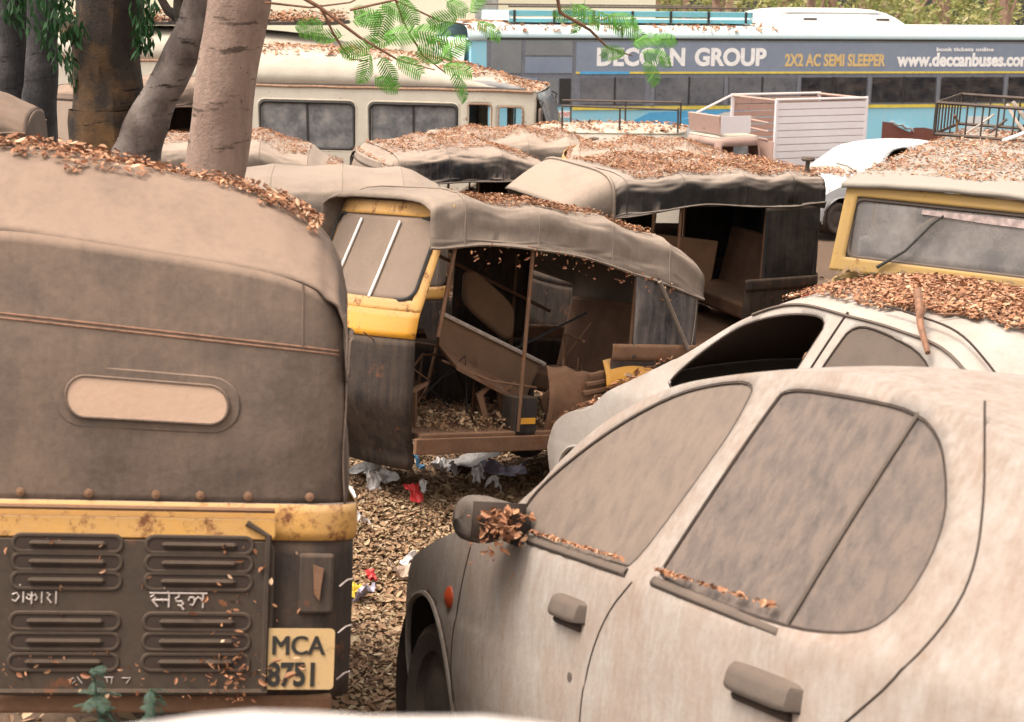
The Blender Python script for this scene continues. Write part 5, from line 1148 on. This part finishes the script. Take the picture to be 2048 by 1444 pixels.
for k, (x0, x1, D, wd, mt_) in enumerate(((22, 28, 12.5, .15, 'bark_shade'), (80, 84, 12.2, .125, 'bark_shade'))):
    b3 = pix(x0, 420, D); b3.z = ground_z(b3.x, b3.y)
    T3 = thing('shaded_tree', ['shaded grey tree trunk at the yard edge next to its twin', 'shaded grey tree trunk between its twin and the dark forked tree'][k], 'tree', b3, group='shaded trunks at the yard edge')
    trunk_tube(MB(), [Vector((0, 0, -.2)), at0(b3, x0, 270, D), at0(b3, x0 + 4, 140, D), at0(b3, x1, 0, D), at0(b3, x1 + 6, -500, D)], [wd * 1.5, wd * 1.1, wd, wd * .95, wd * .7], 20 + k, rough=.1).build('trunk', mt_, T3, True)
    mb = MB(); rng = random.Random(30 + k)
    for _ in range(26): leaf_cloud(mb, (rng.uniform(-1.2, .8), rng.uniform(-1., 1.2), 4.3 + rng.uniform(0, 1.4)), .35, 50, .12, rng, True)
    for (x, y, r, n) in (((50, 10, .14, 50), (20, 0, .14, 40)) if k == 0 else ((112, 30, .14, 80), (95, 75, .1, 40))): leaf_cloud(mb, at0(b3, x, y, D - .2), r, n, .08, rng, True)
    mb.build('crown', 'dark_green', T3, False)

# trees and scrub beyond the coach
rng = random.Random(99)
KIND = ['pale sunlit scrub tree with thin trunk beyond the coach roof', 'slender trunked tree with yellow green leaves beyond the coach roof']
for k in range(15):
    D = rng.uniform(36, 50); px = 1010 + 1080 * (k + rng.random() * .7) / 15; b4 = pix(px, 0, D); b4.z = ground_z(b4.x, D)
    t = thing('scrub_tree', KIND[k % 2], 'tree', b4, group=['scrub trees beyond the coach', 'slender trees beyond the coach'][k % 2])
    h = rng.uniform(4.5, 6.5); lean = rng.uniform(-.4, .4)
    trunk_tube(MB(), [(0, 0, -.2), (lean * .3, 0, h * .35), (lean * .8, .1, h * .7), (lean, 0, h)], [.17, .13, .10, .05], k, n=10, sub=4).build('trunk', 'bark_far', t, True)
    for q in range(3): MB().tube([(lean * .6, 0, h * (.45 + .12 * q)), (lean * .6 + rng.uniform(-1.2, 1.2), rng.uniform(-.4, .4), h * (.7 + .1 * q))], [.05, .02], 6).build('limb', 'bark_far', t)
    mb = MB()
    for _ in range(34): leaf_cloud(mb, (lean + rng.gauss(0, 1.1), rng.gauss(0, .9), rng.uniform(1.0, h + .8)), rng.uniform(.25, .6), 45, .15, rng)
    mb.build('crown', 'pale_green', t, False)
for k in range(9):
    D = rng.uniform(52, 62); px = 900 + 1250 * k / 9; b4 = pix(px, 0, D); b4.z = ground_z(b4.x, D)
    t = thing('far_tree', 'broad hazy tree in the far row beyond the coach', 'tree', b4, group='far row of trees beyond the coach')
    trunk_tube(MB(), [(0, 0, -.2), (.1, 0, 3), (.2, 0, 6.5)], [.25, .2, .1], k, n=8, sub=3).build('trunk', 'bark_far', t, True)
    mb = MB()
    for _ in range(46): leaf_cloud(mb, (rng.gauss(0, 2.2), rng.gauss(0, 1.2), rng.uniform(.5, 8)), rng.uniform(.5, 1.1), 45, .26, rng)
    mb.build('crown', 'pale_green', t, False)

# ------------------------------------------------------------------ leaf litter and rubbish on the ground
def ground_leaves(name, label, n, xr, yr, size, mat, seed, pile=.03):
    rng = random.Random(seed); mb = MB()
    for _ in range(n):
        x, y = rng.uniform(*xr), rng.uniform(*yr)
        if rng.random() > .7 + .9 * noise.noise(Vector((x * 1.3, y * 1.3, seed))) + .4: continue
        z = ground_z(x, y) + .008 + rng.random() * pile
        leaf_quads(mb, (x, y, z), (0, 0, 1), size, rng, .4)
    return tag(mb.build(name, mat, None, smooth=False), label, 'leaves', None, 'stuff')
ground_leaves('ground_litter', 'carpet of brown dead leaves on the ground between rickshaws and cars', 46000, (-1.0, .9), (4.0, 9.0), .030, 'litter_leaves', 61, .022)
ground_leaves('ground_litter', 'scattered dead leaves on the ground across the yard', 22000, (-8, 9), (2, 18), .06, 'litter_leaves', 62)
ground_leaves('ground_litter', 'dead leaves and dust on the ground under the wrecked rickshaw', 26000, (-1.6, 1.2), (6.6, 10.2), .031, 'litter_leaves', 63, .02)
def scrap(name, mat, px, py, D, w, h, label, group, seed):
    rng = random.Random(seed); P = pix(px, py, D)
    # walk along the sight line to the ground
    for k in range(400):
        D2 = 3 + k * .025; q = pix(px, py, D2)
        if q.z < ground_z(q.x, q.y) + .02: P = q; break
    a = rng.uniform(0, 3.1)
    w *= 1.35; h *= 1.35
    mb = MB().grid(lambda u, v: (w * (u - .5) * (1 + .2 * math.sin(v * 5 + seed)) + .02 * noise.noise(Vector((u * 3, v * 3, seed))), h * (v - .5) + .02 * noise.noise(Vector((u * 4, v * 4, seed + 5))), .025 + .05 * noise.noise(Vector((u * 2.6, v * 2.6, seed + 9))) + .03 * math.sin(u * 4 + seed)), 8, 8)
    o = mb.build(name, mat, None, False, thick=.002); o.location = (P.x, P.y, ground_z(P.x, P.y) + .055); o.rotation_euler = (rng.gauss(0, .25), rng.gauss(0, .25), a)
    return tag(o, label, 'litter', group)
G = 'paper and plastic rubbish on the leaf litter'
for i, (px, py, w_, h_) in enumerate(((735, 960, .16, .13), (762, 970, .12, .10), (820, 915, .15, .05), (755, 925, .1, .03), (712, 895, .05, .06), (745, 978, .09, .06), (985, 985, .07, .04), (905, 955, .06, .03), (790, 930, .10, .05), (880, 945, .09, .05), (700, 1010, .06, .05), (960, 965, .10, .06), (850, 990, .05, .03), (725, 1060, .04, .03))):
    scrap('paper_scrap', 'trash_white', px, py, 7, w_, h_, 'crumpled white paper scrap on the leaf litter by the wreck', G, i)
scrap('plastic_bag', 'trash_grey', 935, 935, 7, .26, .2, 'grey torn sack lying under the wrecked rickshaw', G, 21)
scrap('plastic_bag', 'trash_lilac', 1010, 950, 7, .2, .14, 'pale lilac plastic sheet by the wrecked rickshaw', G, 22)
scrap('wrapper', 'trash_blue', 832, 942, 7, .08, .06, 'small bright blue wrapper on the leaf litter', G, 23)
scrap('wrapper', 'trash_red', 825, 1005, 7, .10, .06, 'shiny red wrapper on the leaf litter', G, 24)
scrap('wrapper', 'trash_yellow', 705, 1200, 5, .07, .05, 'yellow wrapper on the leaves near the number plate', G, 25)
scrap('plastic_bag', 'trash_lilac', 728, 1210, 5, .06, .06, 'lilac plastic scrap beside the yellow wrapper', G, 26)
scrap('paper_scrap', 'trash_white', 820, 1140, 5, .05, .06, 'folded white paper scrap next to the hatchback wheel', G, 27)
scrap('wrapper', 'trash_tan', 803, 1155, 5, .09, .08, 'tan cardboard scrap next to the hatchback wheel', G, 28)
scrap('wrapper', 'trash_red', 745, 1175, 5, .04, .03, 'tiny dull red wrapper on the leaf litter', G, 29)
# weeds under the near rickshaw
rng = random.Random(77)
for k, (px, py, s) in enumerate(((205, 1370, 1.0), (310, 1360, .7), (195, 1320, .5))):
    q = pix(px, py, 3.35); wd = thing('weed', ['grey green feathery weed growing against the engine hatch', 'small green weed sprig below the engine hatch louvres', 'tiny weed shoot in front of the engine hatch'][k], 'weed', (q.x, q.y - .05, ground_z(q.x, q.y - .05)))
    hgt = q.z - wd.location.z
    MB().tube([(0, 0, 0), (.02, .01, hgt * .6), (0, 0, hgt)], .004, 5).build('stem', 'weed_green', wd)
    for j in range(int(9 * s) + 3):
        o = bpy.data.objects.new('leaf', fo.data); COL.objects.link(o); o.parent = wd; o.location = (0, 0, hgt - .03 * j % .09); o.rotation_euler = (rng.uniform(-.5, .5), rng.uniform(-.2, .8), rng.uniform(0, 6.28)); o.scale = (.2 * s + .06,) * 3
        o.material_slots[0].link = 'OBJECT'; o.material_slots[0].material = MATS['weed_green']
dangle(nt_, lambda g: (-.525, g.choice((g.gauss(-.30, .035), g.uniform(-.5, .3))), g.choice((g.uniform(.36, .8), g.uniform(.36, .48)))), 230, 'stuck_leaves', 'dry_leaves', 'dead leaf scraps stuck to the louvred engine hatch', 88, .02, .02)
